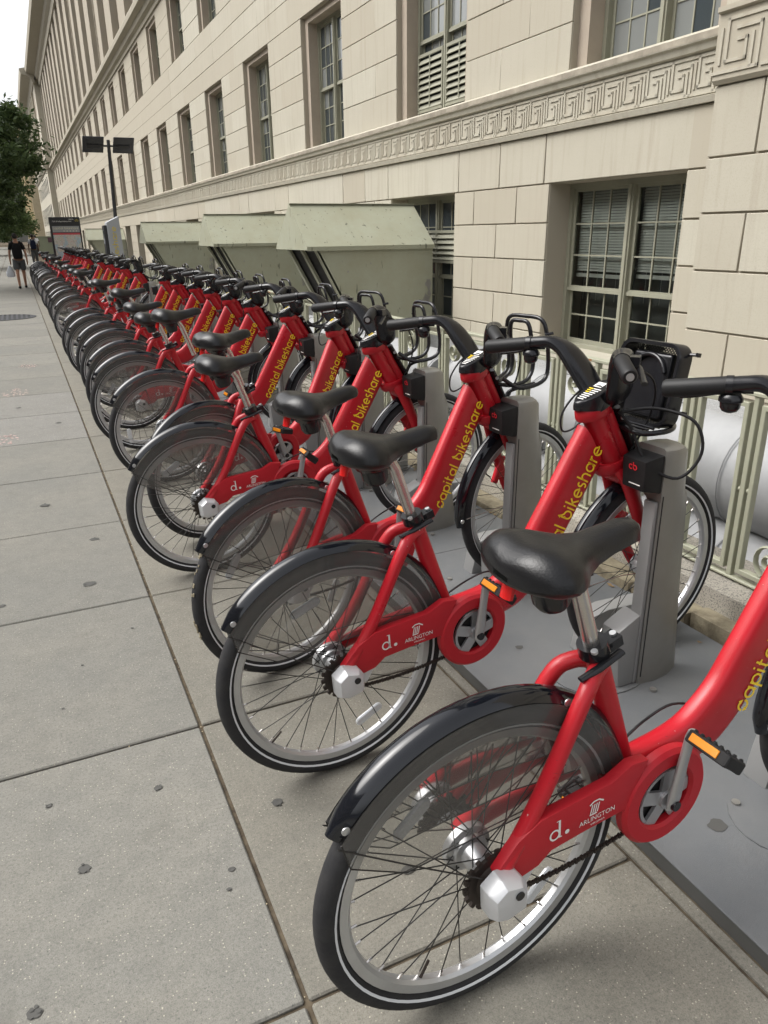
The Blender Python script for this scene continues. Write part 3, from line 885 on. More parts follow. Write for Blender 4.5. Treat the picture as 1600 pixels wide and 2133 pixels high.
for i, (y0, y1, z0, z1, x, pr, m_) in enumerate(STONES):
    if y1-y0 < .03: continue
    if i < 296:
        obj('stone_block', stone_size_mesh(y1-y0, z1-z0, pr+.02, m_), bld, (x+q.uniform(-.0025, .0025), (y0+y1)/2, (z0+z1)/2))
    else:
        stones_far.span((x, y0, z0), (x+pr+.02, y1, z1))
tag(stones_far.build('far_stones', 'limestone', bld, 0), kind='stuff')
# granite base
MB().span((XW-.06, YS, -.5), (XW+.2, YEND, Z['base'])).build('plinth', 'granite_white', bld, 0)
MB().span((XP-.06, -4, -.5), (XP+.2, YS-.003, Z['base'])).build('plinth', 'granite_white', bld, 0)
# frieze with raised key pattern
fz = MB()
fz.prism_y([(XW+.03, Z['ledge0']+.0), (XW-.035, Z['ledge0']), (XW-.05, Z['ledge0']+.05), (XW-.012, Z['key0']-.022), (XW-.004, Z['key0']-.02), (XW-.004, Z['key1']+.02), (XW-.045, Z['key1']+.035), (XW-.06, Z['ledge1']), (XW-.085, Z['ledge1']+.015), (XW-.085, Z['sill']-.03), (XW-.03, Z['sill']), (XW+.3, Z['sill']+.004), (XW+.3, Z['ledge0'])], YS+.003, YEND)
frieze = fz.build('frieze', 'limestone', bld, 20)
MB().span((XW-.0875, YS+.004, Z['ledge1']+.022), (XW-.0855, YEND, Z['sill']-.032)).build('weathered_edge', 'stone_dirty', frieze, 0)
def key_mesh(W, H, name='meander_key'):
    mb = MB(); t = .024; d = .009
    def seg(y0, z0, y1, z1):
        mb.span((-d, min(y0, y1)*W-t/2, min(z0, z1)*H-t/2), (.004, max(y0, y1)*W+t/2, max(z0, z1)*H+t/2))
    # interlocking squared spirals
    for pts in ([(-.15, 1.0), (.85, 1.0), (.85, .20), (.42, .20), (.42, .58), (.60, .58)], [(1.13, .0), (.13, .0), (.13, .80), (.64, .80)], [(.28, .02), (.28, .62)], [(.99, .18), (.99, .82)]):
        for (a, b_), (c_, e) in zip(pts[:-1], pts[1:]):
            seg(a, b_, c_, e)
    return mb.mesh(name, 'limestone', 0)
KW = .30; KH = Z['key1']-Z['key0']
km = key_mesh(KW, KH)
nk = int((YEND-YS)/KW)
fk = MB()
for i in range(nk):
    y = YS+.06+KW*i
    if i < 90:
        obj('meander_key', km, frieze, (XW-.006, y, Z['key0']))
    elif i < 230:
        fk.add([(v.co.x+XW-.006, v.co.y+y, v.co.z+Z['key0']) for v in km.vertices], [tuple(p.vertices) for p in km.polygons])
tag(fk.build('far_meander', 'limestone_rib', frieze, 0), kind='stuff')
# the larger frieze block of the pavilion
pf = MB()
pf.prism_y([(XP+.05, 2.53), (XP-.02, 2.53), (XP-.045, 2.56), (XP-.045, 3.02), (XP-.075, 3.03), (XP-.075, 3.065), (XP+.05, 3.07)], -4, YS-.002)
pfo = pf.build('pavilion_frieze', 'limestone_rib', bld, 20)
km2 = key_mesh(.42, .36, 'large_key')
for i in range(6):
    obj('large_key', km2, pfo, (XP-.047, YS-.47-.47*i, 2.61))
# cornices
def along(name, poly, y0, y1, m_='limestone_rib', par=bld):
    return MB().prism_y(poly, y0, y1).build(name, m_, par, 20)
b0, b1 = Z['belt0'], Z['belt1']
along('belt_cornice', [(XW+.1, b0), (XW-.03, b0), (XW-.05, b0+.10), (XW-.16, b0+.16), (XW-.20, b0+.30), (XW-.38, b0+.36), (XW-.40, b0+.50), (XW-.34, b0+.56), (XW+.1, b0+.62)], YS-6, YEND)
along('balustrade_base', [(XW+.1, 9.36), (XW-.06, 9.36), (XW-.06, 9.55), (XW+.1, 9.55)], YS, YEND)
c0 = Z['cor0']
along('top_cornice', [(XW+.1, c0-.5), (XW-.10, c0-.5), (XW-.12, c0), (XW-.35, c0+.15), (XW-.45, c0+.45), (XW-1.25, c0+.62), (XW-1.35, c0+1.0), (XW-1.25, c0+1.25), (XW+.1, c0+1.3)], YS-6, YEND+60)
# upper storeys: tall piers between recessed strips of windows
for k in range(NB):
    a = BAY*k
    st = MB(); st.span((XW+.30, W0+a-.09, Z['up0']), (XW+.36, W1+a+.09, Z['up1']))
    s_ = st.build('window_bay', 'stone_reveal', bld, 0)
    gl_ = MB()
    for zc in (10.0, 11.9, 13.8, 15.7):
        gl_.span((XW+.285, W0+a+.18, zc), (XW+.298, W1+a-.18, zc+1.35))
    gl_.build('glazing', 'glass', s_, 0)
    if k % 3 == 1 and k > 5:
        MB().tube([(XW-.02, W0+a-.55, 9.6), (XW-.02, W0+a-.55, 15.5)], .05, 8).build('downpipe', 'stone_dirty', bld)

# ------------------------------------------------------------------ windows
def window_meshes(w, h, split, cols, rows_u, rows_l, depth=.05):
    """frame mesh of a pair of double-hung sashes, plus the pane rectangles; local y 0..w, z 0..h, x = depth from the frame face"""
    mb = MB(); panes = []
    fr, mu, ms = .055, .085, .016
    mb.span((0, 0, 0), (.10, fr, h)); mb.span((0, w-fr, 0), (.10, w, h))
    mb.span((-.03, fr, 0), (.11, w-fr, .05)); mb.span((0, fr, h-fr), (.10, w-fr, h))
    mb.span((-.012, w/2-mu/2, .05), (.10, w/2+mu/2, h-fr))
    mb.span((-.028, w/2-.02, .05), (-.012, w/2+.02, h-fr))
    for (a, b_) in ((fr, w/2-mu/2), (w/2+mu/2, w-fr)):
        for (z0, z1, rows, x) in ((h*split, h-fr, rows_u, .030), (.05, h*split+.03, rows_l, .062)):
            s = .036
            mb.span((x, a, z0), (x+.028, a+s, z1)); mb.span((x, b_-s, z0), (x+.028, b_, z1))
            mb.span((x, a+s, z0), (x+.028, b_-s, z0+s+.012)); mb.span((x, a+s, z1-s), (x+.028, b_-s, z1))
            ya, yb, za, zb = a+s, b_-s, z0+s+.012, z1-s
            for i in range(1, cols):
                yy = ya+(yb-ya)*i/cols; mb.span((x+.004, yy-ms/2, za), (x+.024, yy+ms/2, zb))
            for i in range(1, rows):
                zz = za+(zb-za)*i/rows
                for c_ in range(cols):
                    y0, y1 = ya+(yb-ya)*c_/cols+ms/2, ya+(yb-ya)*(c_+1)/cols-ms/2
                    mb.span((x+.004, y0, zz-ms/2), (x+.024, y1, zz+ms/2))
            for i in range(rows):
                for c_ in range(cols):
                    panes.append((x+.014, ya+(yb-ya)*c_/cols, ya+(yb-ya)*(c_+1)/cols, za+(zb-za)*i/rows, za+(zb-za)*(i+1)/rows))
        mb.span((.012, a, h*split-.01), (.07, b_, h*split+.028))
    return mb, panes
WIN = {}
def win_template(key, w, h, split, cols, ru, rl):
    mb, pn = window_meshes(w, h, split, cols, ru, rl)
    fme = mb.mesh('window', 'sage', 0)
    g = MB()
    for (x, a, b_, c_, d_) in pn:
        g.add([(x, a, c_), (x, b_, c_), (x, b_, d_), (x, a, d_)], [(0, 1, 2, 3)])
    pms = {}
    x, a, b_, c_, d_ = pn[0]
    WIN[key] = (fme, g, pn)
def put_window(key, y0, z0, xf, sep=False, glass='glass', gl2=None):
    fme, g, pn = WIN[key]
    o = obj('window', fme, bld, (xf, y0, z0))
    if sep:
        for i, (x, a, b_, c_, d_) in enumerate(pn):
            mb = MB(); mb.add([(0, -(b_-a)/2, -(d_-c_)/2), (0, (b_-a)/2, -(d_-c_)/2), (0, (b_-a)/2, (d_-c_)/2), (0, -(b_-a)/2, (d_-c_)/2)], [(3, 2, 1, 0)])
            m_ = glass if not gl2 or i % 5 else gl2
            obj('pane', mb.mesh('pane', m_, 0), o, (x, (a+b_)/2, (c_+d_)/2), (0, q.uniform(-.006, .006), q.uniform(-.008, .008)))
    else:
        kk = (key, glass)
        if kk not in WIN: WIN[kk] = g.mesh('glazing', glass, 0)
        obj('glazing', WIN[kk], o)
    return o
win_template('main', W1-W0-.32, Z['head']-Z['sill']-.10, .47, 3, 3, 3)
win_template('second', W1-W0-.32, Z['head2']-Z['sill2']-.10, .5, 3, 2, 2)
win_template('base', B1-B0, Z['bhead']-Z['bsill'], .363, 3, 3, 2)
for k in range(NB):
    a = BAY*k
    XG = XW+.27
    o = put_window('main', W0+a+.16, Z['sill'], XG, sep=(k < 5), glass='glass_pale' if k in (0, 1) else 'glass', gl2='glass_pale' if k not in (0, 1) else 'glass')
    if k == 1:
        # louvre shutters across the foot of this window
        w = W1-W0-.32
        for side_ in (0, 1):
            ya, yb = (.055, w/2-.045) if side_ == 0 else (w/2+.045, w-.055)
            lo = MB()
            lo.span((-.03, ya, .12), (-.005, ya+.03, .80)); lo.span((-.03, yb-.03, .12), (-.005, yb, .80)); lo.span((-.03, ya, .80), (-.005, yb, .84)); lo.span((-.03, ya, .09), (-.005, yb, .13))
            lo.span((-.035, (ya+yb)/2-.012, .13), (-.031, (ya+yb)/2+.012, .80))
            L_ = lo.build('louvre', 'sage', o, 0)
            for i in range(8):
                mb = MB(); mb.box((-.012, (ya+yb)/2, .17+i*.082), (.084, yb-ya-.064, .010), Matrix.Rotation(R(-58), 3, 'Y'))
                mb.build('slat', 'sage', L_, 0)
        MB().span((.0, .06, .05), (.012, w-.06, .80)).build('dark_gap', 'window_dark', o, 0)
    put_window('second', W0+a+.16, Z['sill2'], XG, glass='glass')
    XG2 = XW+.30
    clear = (k == 0)
    o = put_window('base', B0+a, Z['bsill'], XG2, sep=(k < 3), glass='glass_clear' if clear else 'glass')
    if clear:
        # venetian blinds pulled half way down, dark room behind
        w, h = B1-B0, Z['bhead']-Z['bsill']
        MB().span((.30, -.3, -.2), (.31, w+.3, h+.3)).build('room_back', 'room_dark', o, 0)
        for (ya, yb, zb) in ((.06, w/2-.05, .86), (w/2+.05, w-.06, .84)):
            bl = MB()
            n = 30
            for i in range(n):
                zz = h-.08-i*(h-.08-zb)/n
                bl.box((.125, (ya+yb)/2, zz), (.026, yb-ya-.02, .002), Matrix.Rotation(R(-62), 3, 'Y'))
            bo = bl.build('blind', 'blind', o, 0)
            MB().span((.115, ya+.01, zb-.05), (.135, yb-.01, zb-.01)).build('bottom_rail', 'blind', bo, 0)
            for t in (.25, .6, .85):
                MB().cyl((.14, ya+(yb-ya)*t, zb-.3), (.14, ya+(yb-ya)*t, h-.08), .0015, n=4).build('cord', 'blind', bo, 0)
    if k == 1:
        w, h = B1-B0, Z['bhead']-Z['bsill']
        lo = MB(); lo.span((-.03, .06, .86), (-.022, w-.06, .90)); lo.span((-.03, .06, 1.28), (-.022, w-.06, 1.32)); L_ = lo.build('louvre', 'sage', o, 0)
        for i in range(5):
            MB().box((-.012, w/2, .94+i*.075), (.080, w-.13, .010), Matrix.Rotation(R(-56), 3, 'Y')).build('slat', 'sage', L_, 0)
        MB().cyl((-.06, .02, .30), (-.06, .32, .86), .012, n=8).build('prop_rod', 'cap', o)
# sill under the basement windows
for k in range(6):
    a = BAY*k
    MB().span((XW-.04, B0+a-.04, Z['bsill']-.09), (XW+.35, B1+a+.04, Z['bsill']+.012)).build('window_sill', 'limestone_rib', bld, 30, .006, 1)

# ------------------------------------------------------------------ wings and buildings beyond
XFAR = 4.9
wing = empty('end_wing', (0, YEND, 0)); tag(wing, 'far end wing of the limestone building standing forward with tall pilasters', 'building')
mb = MB(); mb.span((XFAR, 0, -.5), (XFAR+8, 36, 17.8)); mb.build('wall', 'limestone', wing, 0)
along('cornice', [(XFAR+.1, 17.4), (XFAR-.1, 17.4), (XFAR-.3, 17.9), (XFAR-1.2, 18.2), (XFAR-1.3, 18.7), (XFAR+.1, 19.0)], -1.0, 36, 'limestone_rib', wing)
along('belt', [(XFAR+.1, 8.8), (XFAR-.1, 8.8), (XFAR-.35, 9.2), (XFAR-.3, 9.45), (XFAR+.1, 9.5)], -.3, 36, 'limestone_rib', wing)
for i in range(9):
    y = 3.0+3.6*i
    for (z0, z1) in ((.6, 2.2), (3.0, 5.2), (6.4, 8.2)):
        MB().span((XFAR-.01, y, z0), (XFAR+.1, y+1.5, z1)).build('window', 'glass', wing, 0)
    for (z0, z1) in ((9.9, 11.7), (12.4, 14.2), (14.9, 16.7)):
        MB().span((XFAR-.012, y, z0), (XFAR+.1, y+1.5, z1)).build('window', 'stone_reveal', wing, 0)
    MB().span((XFAR-.22, y+2.1, 9.6), (XFAR-.002, y+2.9, 17.3)).build('pilaster', 'limestone', wing, 0)
yb = empty('brick_building', (0, YEND+52, 0)); tag(yb, 'tan brick building past the end of the stone facade, far left', 'building')
XY = 4.2
MB().span((XY, 0, -.5), (XY+12, 90, 21)).build('wall', 'brick_yellow', yb, 0)
along('cornice', [(XY+.1, 20.6), (XY-.3, 20.6), (XY-.7, 21.2), (XY-.7, 21.6), (XY+.1, 21.7)], -.5, 90, 'limestone_rib', yb)
along('belt', [(XY+.1, 4.0), (XY-.25, 4.0), (XY-.3, 4.4), (XY+.1, 4.5)], -.2, 90, 'brick_yellow', yb)
for i in range(14):
    y = 3+6*i
    MB().span((XY-.25, y-1.6, -.4), (XY-.002, y-.7, 20.4)).build('pilaster', 'brick_yellow', yb, 0)
    for z0 in (1.0, 5.2, 8.6, 12, 15.4):
        MB().span((XY-.012, y, z0), (XY+.1, y+2.2, z0+2.1)).build('window', 'glass', yb, 0)
ob = empty('office_block', (-22, 300, 0)); tag(ob, 'grey concrete office block with strip windows beyond the trees', 'building')
MB().span((0, 0, 0), (42, 25, 21)).build('wall', 'far_concrete', ob, 0)
MB().span((-1, -1.5, 21), (43, 26, 22.5)).build('roof_slab', 'far_concrete', ob, 0)
for i in range(5):
    for j in range(12):
        MB().span((1.0+3.4*j, -.05, 1.8+4*i), (3.9+3.4*j, .1, 4.0+4*i)).build('window', 'glass_pale' if (i+j) % 3 else 'glass', ob, 0)
    MB().span((-.3, -.9, 4.6+4*i), (42.3, 0, 5.0+4*i)).build('ledge', 'far_concrete', ob, 0)
for j in range(6):
    MB().span((2+7*j, -2.2, 0), (3.2+7*j, -.9, 20.9)).build('column', 'far_concrete', ob, 0)

# unseen building added across the street: shades low sky, shows in glossy mudguards
opp = empty('added_opposite_building', (-27, -30, 0)); tag(opp, 'added unseen building across the street, shading the low sky', 'building')
MB().span((-14, 0, -.4), (0, 190, 17)).build('wall', 'stone_reveal', opp, 0)
MB().span((-14.4, -.4, 17.01), (.6, 190.4, 18.2)).build('cornice', 'limestone_rib', opp, 0)
wme = MB().span((-.1, 0, 0), (.03, 1.8, 2.3)).mesh('window', 'glass', 0)
for i in range(46):
    for z in (1.2, 5.2, 9.0, 12.8):
        obj('window', wme, opp, (0, 2+4.05*i, z))

# ------------------------------------------------------------------ sheet-metal hoods over the areaway
def hood(y0, label, eave=1.287, ridge=1.838, wy=1.25):
    x0, x1 = 3.585, XW-.03
    root = empty('metal_hood', (x0, y0, 0)); tag(root, label, 'hood', 'green sheet metal hoods along the wall')
    L = x1-x0
    # gabled cover
    mb = MB(); o = .05
    pr = [(-o, eave), (wy/2, ridge), (wy+o, eave)]
    lo = [(-o, eave-.045), (wy+o, eave-.045)]
    vs_ = [(-o, p[0], p[1]) for p in pr]+[(-o, lo[1][0], lo[1][1]), (-o, lo[0][0], lo[0][1])]
    vs_ += [(L, p[0], p[1]) for p in pr]+[(L, lo[1][0], lo[1][1]), (L, lo[0][0], lo[0][1])]
    mb.add(vs_, [(0, 1, 2, 3, 4), (9, 8, 7, 6, 5), (0, 5, 6, 1), (1, 6, 7, 2), (2, 7, 8, 3), (3, 8, 9, 4), (4, 9, 5, 0)])
    cv = mb.build('cover', 'hood_paint', root, 0)
    MB().box((L/2-.02, wy/2, ridge+.004), (L+.06, .07, .010)).build('ridge_cap', 'hood_paint', cv, 0)
    MB().span((-o-.004, -o-.006, eave-.055), (L, -o-.001, eave-.01)).build('drip_edge', 'hood_paint', cv, 0)
    # body below: street face slopes back under the cover
    zb = -.10; zt = eave-.046
    dx = .535*(zt-zb)
    sl = lambda z: .10+.535*(zt-z)
    mb = MB(); mb.add([(sl(zt), 0, zt), (L, 0, zt), (L, 0, zb), (sl(zb), 0, zb), (sl(zt), .02, zt), (L, .02, zt), (L, .02, zb), (sl(zb), .02, zb)], [(0, 1, 2, 3), (7, 6, 5, 4), (0, 4, 5, 1), (1, 5, 6, 2), (2, 6, 7, 3), (3, 7, 4, 0)])
    sd = mb.build('side_panel', 'hood_paint', root, 0)
    mb = MB(); mb.add([(sl(zt), wy-.02, zt), (L, wy-.02, zt), (L, wy-.02, zb), (sl(zb), wy-.02, zb), (sl(zt), wy, zt), (L, wy, zt), (L, wy, zb), (sl(zb), wy, zb)], [(0, 1, 2, 3), (7, 6, 5, 4), (0, 4, 5, 1), (1, 5, 6, 2), (2, 6, 7, 3), (3, 7, 4, 0)])
    mb.build('side_panel', 'hood_paint', root, 0)
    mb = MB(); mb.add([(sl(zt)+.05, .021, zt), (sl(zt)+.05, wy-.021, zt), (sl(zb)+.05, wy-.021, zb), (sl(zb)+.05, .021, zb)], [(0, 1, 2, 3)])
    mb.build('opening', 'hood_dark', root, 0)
    for yy in (.0, wy*.46, wy-.09):
        mb = MB(); w = .09
        mb.add([(sl(zt)-.012, yy, zt), (sl(zt)-.012, yy+w, zt), (sl(zb)-.012, yy+w, zb), (sl(zb)-.012, yy, zb), (sl(zt)+.03, yy, zt), (sl(zt)+.03, yy+w, zt), (sl(zb)+.03, yy+w, zb), (sl(zb)+.03, yy, zb)], [(0, 1, 2, 3), (7, 6, 5, 4), (0, 4, 5, 1), (1, 5, 6, 2), (2, 6, 7, 3), (3, 7, 4, 0)])
        mb.build('mullion', 'hood_paint', root, 0)
    # folded seams and rivets
    for t in (.36, .70):
        x = L*t
        sm = MB(); e_ = V(0, wy/2+o, ridge-eave).normalized()
        for d_ in (0,):
            a_, b2_ = V(x, -o, eave+.004), V(x, wy/2, ridge+.003)
            sm.add([a_+V(-.012, 0, .004), a_+V(.012, 0, .004), b2_+V(.012, 0, .002), b2_+V(-.012, 0, .002)], [(0, 1, 2, 3)])
        sm.build('seam', 'hood_paint', cv, 0)
    rv_ = MB()
    for i_ in range(26):
        x = .14+(L-.2)*i_/25
        rv_.box((x, -.002, zt-.03), (.012, .006, .012)); 
        rv_.box((x, -o-.0065, eave-.030), (.010, .005, .010))
    tag(rv_.build('rivets', 'hood_paint', sd, 0), kind='stuff')
    p = MB()
    qq = random.Random(int(y0))
    for (cx, cz, r) in ((L-.07, .75, .05), (L-.09, .52, .06), (L-.05, .62, .03), (.55, .95, .012), (.9, 1.05, .01)):
        pts = [(cx+r*(1+qq.uniform(-.4, .4))*math.cos(2*PI*i/12), -.0015, cz+1.5*r*(1+qq.uniform(-.4, .4))*math.sin(2*PI*i/12)) for i in range(12)]
        p.add(pts, [tuple(range(12))])
    p.build('peeled_paint', 'dock_steel', sd, 0)
hood(9.94, 'nearest pale green gabled metal hood, largest in view, beside the louvred basement window')
hood(15.35, 'second pale green gabled metal hood, partly hidden by the nearest one')
hood(23.9, 'third pale green gabled metal hood, left of the two near ones')
hood(44.0, 'small far green metal hood seen beside the station map board')

# ------------------------------------------------------------------ the rental bicycle (local x forward, y left, z up; origin under the rear axle)
RW = .335
HUB_R = (0, RW); HUB_F = (1.150, .378)
def bez(p0, p1, p2, n=8):
    out = []
    for i in range(n+1):
        t = i/n
        out.append(tuple((1-t)**2*a+2*t*(1-t)*b_+t*t*c_ for a, b_, c_ in zip(p0, p1, p2)))
    return out
def smooth_path(pts, n=6):
    P = [V(*p) for p in pts]; out = []
    for i in range(len(P)-1):
        a, b_, c_, d = P[max(i-1, 0)], P[i], P[i+1], P[min(i+2, len(P)-1)]
        for j in range(n):
            t = j/n
            out.append(.5*((2*b_)+(c_-a)*t+(2*a-5*b_+4*c_-d)*t*t+(3*b_-a-3*c_+d)*t**3))
    out.append(P[-1])
    return out
def wheel_meshes():
    M_ = {}
    prof = []
    for i in range(16):
        a = 2*PI*i/16
        prof.append((RW-.0225+.0225*math.cos(a), .0225*math.sin(a)))
    M_['tyre'] = MB().lathe(prof, n=72)
    tr = M_['tyre']
    M_['tyre'] = tr.mesh('wheel', 'tyre', 40)
    st = MB()
    for s in (-1, 1):
        st.lathe([(RW-.0345, s*.0195), (RW-.0300, s*.0213), (RW-.0300, s*.0222), (RW-.0345, s*.0204)], n=72)
    M_['stripe'] = st.mesh('reflective_stripe', 'stripe', 40)
    rm = MB().lathe([(RW-.043, .0135), (RW-.043, -.0135), (RW-.060, -.0120), (RW-.066, -.006), (RW-.066, .006), (RW-.060, .0120)], n=72)
    M_['rim'] = rm.mesh('rim', 'rim', 30)
    sp = MB(); nip = MB()
    for i in range(32):
        a = 2*PI*i/32; s = 1 if i % 2 else -1
        d = 1 if (i//2) % 2 else -1
        ah = a+d*1.15
        hr = .030
        p0 = (hr*math.cos(ah), s*.028, hr*math.sin(ah)); p1 = ((RW-.064)*math.cos(a), s*.003, (RW-.064)*math.sin(a))
        sp.tube([p0, p1], .0013, 5, cap=False)
        p2 = ((RW-.078)*math.cos(a), s*.003, (RW-.078)*math.sin(a))
        nip.tube([p1, p2], .0026, 5)
    M_['spokes'] = sp.mesh('spokes', 'spoke', 50)
    M_['nipples'] = nip.mesh('nipples', 'steel_post', 50)
    vb = MB().cyl((RW-.066, 0, 0), (RW-.105, 0, 0), .003, n=6); vb.xf(lambda p: Matrix.Rotation(R(100), 3, 'Y') @ p)
    M_['valve'] = vb.mesh('valve', 'chain', 50)
    rf = MB()
    rf.prism_y([(-.045, -.006), (-.036, -.013), (.036, -.013), (.045, -.006), (.045, .006), (.036, .013), (-.036, .013), (-.045, .006)], -.005, .005)
    M_['reflector'] = rf.mesh('spoke_reflector', 'reflector', 30, .003, 1)
    return M_
WM = wheel_meshes()
def make_wheel(root, hub, spin, refl, rear):
    w = obj('rear_wheel' if rear else 'front_wheel', WM['tyre'], root, (hub[0], 0, hub[1]), (0, spin, 0))
    obj('reflective_stripe', WM['stripe'], w); obj('rim', WM['rim'], w); obj('spokes', WM['spokes'], w); obj('nipples', WM['nipples'], w); obj('valve', WM['valve'], w)
    for a in refl:
        rr = .215
        obj('spoke_reflector', WM['reflector'], w, (rr*math.cos(a), 0, rr*math.sin(a)), (0, PI/2-a, 0))
    hb = MB()
    if rear:
        hb.lathe([(.0, -.040), (.020, -.040), (.036, -.034), (.036, -.029), (.027, -.026), (.027, .014), (.036, .018), (.038, .026), (.050, .030), (.052, .044), (.030, .047), (.0, .047)], n=28)
        h = hb.build('hub', 'alloy', w, 40)
        sp = MB(); sp.lathe([(.0, -.062), (.034, -.062), (.040, -.056), (.056, -.055), (.056, -.048), (.044, -.045), (.040, -.038), (.0, -.037)], n=36)
        for i in range(18):
            a = 2*PI*i/18; rot = Matrix.Rotation(-a, 3, 'Y')
            sp.box(rot @ V(.059, -.051, 0), (.011, .007, .010), rot)
        sp.build('sprocket', 'chain', w, 40)
    else:
        hb.lathe([(.0, -.045), (.016, -.045), (.022, -.034), (.030, -.032), (.030, -.026), (.034, -.02), (.034, .02), (.030, .026), (.034, .034), (.0, .045)], n=28)
        hb.build('hub', 'alloy', w, 40)
    return w
def fender_mesh(r, a0, a1, w=.029, lip=.012, n=40, taper=True):
    prof0 = []
    for i in range(9):
        t = -1+2*i/8
        prof0.append((t, 1-abs(t)**2.4))
    mb = MB(); rings = []
    for i in range(n+1):
        a = R(a0+(a1-a0)*i/n); e = min(i, n-i)/2.2
        k = min(1.0, .55+.45*min(1, e)) if taper else 1
        ring = []
        for t, hgt in prof0:
            rr = r-.020+.020*hgt-(1-k)*.012
            ring.append(V(rr*math.cos(a), t*w*k, rr*math.sin(a)))
        for t, hgt in reversed(prof0):
            rr = r-.023+.020*hgt-(1-k)*.012
            ring.append(V(rr*math.cos(a), t*(w-.003)*k, rr*math.sin(a)))
        rings.append(ring)
    mb.loft(rings)
    return mb
def sweep2d(up, lo, half_w, nexp=3.2, n=20):
    """box-like tube given by its upper and lower edges in the xz plane"""
    up = smooth_path([(x, 0, z) for x, z in up], 4); lo = smooth_path([(x, 0, z) for x, z in lo], 4)
    rings = []
    for i, (u, l) in enumerate(zip(up, lo)):
        c_ = (u+l)/2; d = (u-l)/2
        t = i/(len(up)-1)
        hw = half_w[0]+(half_w[1]-half_w[0])*t
        ring = []
        for k in range(n):
            a = 2*PI*(k+.5)/n; ca, sa = math.cos(a), math.sin(a)
            e = 2/nexp
            ring.append(c_+d*(math.copysign(abs(sa)**e, sa))+V(0, hw*math.copysign(abs(ca)**e, ca), 0))
        rings.append(ring)
    return rings
DT_UP = [(.335, .448), (.40, .452), (.47, .462), (.526, .482), (.590, .536), (.635, .605), (.712, .735), (.815, .912)]
DT_LO = [(.365, .372), (.44, .360), (.52, .356), (.60, .375), (.655, .413), (.708, .478), (.790, .612), (.895, .790)]
def make_bike():
    root = empty('rental_bicycle', (0, 0, 0))
    # frame
    mb = MB()
    mb.loft(sweep2d(DT_UP, DT_LO, (.028, .028)))
    # head tube, steering mast in front of it, upper and lower collars
    mb.tube([(.848, 0, .952), (.950, 0, .775)], [.034, .034], 18)
    mb.tube([(.905, 0, .942), (.998, 0, .782)], [(.022, .026), (.022, .026)], 14)
    mb.tube([(.360, 0, .400), (.246, 0, .722)], [.0255, .0225], 16)
    for s in (-1, 1):
        # seat stays spread round the wheel, chain stay on the far side
        mb.tube(smooth_path([(.256, s*.010, .690), (.222, s*.030, .690), (.180, s*.047, .650), (.085, s*.056, .468), (-.002, s*.066, .350)], 5), .0165, 12)
    mb.tube(smooth_path([(.350, .02, .405), (.28, .046, .410), (.13, .056, .385), (0, .066, .345)], 4), [(.020, .014)]*13, 12, flat=(0, 0, 1))
    mb.tube(smooth_path([(.350, -.02, .405), (.28, -.044, .410), (.13, -.052, .385), (0, -.060, .345)], 4), [(.018, .010)]*13, 12, flat=(0, 0, 1))
    mb.cyl((.41, -.05, .368), (.41, .05, .368), .030, n=18)
    mb.box((.315, 0, .425), (.07, .05, .03), Matrix.Rotation(R(-8), 3, 'Y'))
    frame = mb.build('frame', 'red', root, 45)
    # collars are their own pressed pieces
    c_ = MB(); rings = []
    for (zz, k) in ((0, .92), (.008, 1), (.030, 1), (.036, .95)):
        rings.append([V(.062*k*math.cos(2*PI*i/24)*(1.0), .040*k*math.sin(2*PI*i/24), zz) for i in range(24)])
    c_.loft(rings)
    rt_ = Matrix.Rotation(R(-12), 3, 'Y')
    c_.xf(lambda p: rt_ @ p+V(.862, 0, .932))
    c_.build('upper_collar', 'red', frame, 45)
    c_ = MB(); rings = []
    for (zz, k) in ((0, .80), (.012, .95), (.034, 1), (.040, .96)):
        rings.append([V(.072*k*math.cos(2*PI*i/28), .044*k*math.sin(2*PI*i/28), zz) for i in range(28)])
    c_.loft(rings)
    rt2_ = Matrix.Rotation(R(-14), 3, 'Y')
    c_.xf(lambda p: rt2_ @ p+V(.962, 0, .752))
    c_.build('lower_collar', 'red', frame, 45)
    # yellow lettering up the tube's flank
    tx, wd = stroke_text('Capital Bikeshare', .0350, .185)
    p0 = V(.683, 0, .452); p1 = V(.886, 0, .838)
    d = (p1-p0); L = d.length; d.normalize(); up = V(-d.z, 0, d.x)
    k = L/wd
    tx.xf(lambda p: p0+d*(p.x*k)+up*(p.y*1.0)+V(0, -.0296, 0))
    tx.build('lettering', 'yellow', frame, 0)
    # fork
    fk = MB()
    for s in (-1, 1):
        fk.tube(smooth_path([(.955, s*.022, .775), (.985, s*.040, .728), (1.04, s*.050, .60), (1.10, s*.054, .46), (HUB_F[0], s*.054, HUB_F[1])], 4), [(.032-.014*i/16, .017-.006*i/16) for i in range(17)], 12, flat=(1, 0, .3))
    fk.tube([(.985, -.04, .735), (.985, .04, .735)], .03, 12)
    fork = fk.build('fork', 'red', root, 45)
    br = MB(); br.box((1.055, .045, .52), (.03, .02, .12), Matrix.Rotation(R(22), 3, 'Y')); br.box((1.03, .047, .585), (.05, .022, .03)); br.box((1.065, .047, .50), (.045, .03, .03))
    br.build('brake_arm', 'red', fork, 30, .004, 1)
    # wheels
    make_wheel(root, HUB_R, .3, [2.6, -.45], True)
    make_wheel(root, HUB_F, 1.1, [.2, 3.5], False)
    # mudguards and clear skirt guard
    rf = fender_mesh(.369, 9, 147, .027)
    rf.xf(lambda p: p+V(0, 0, RW))
    rfo = rf.build('rear_mudguard', 'black_gloss', root, 50)
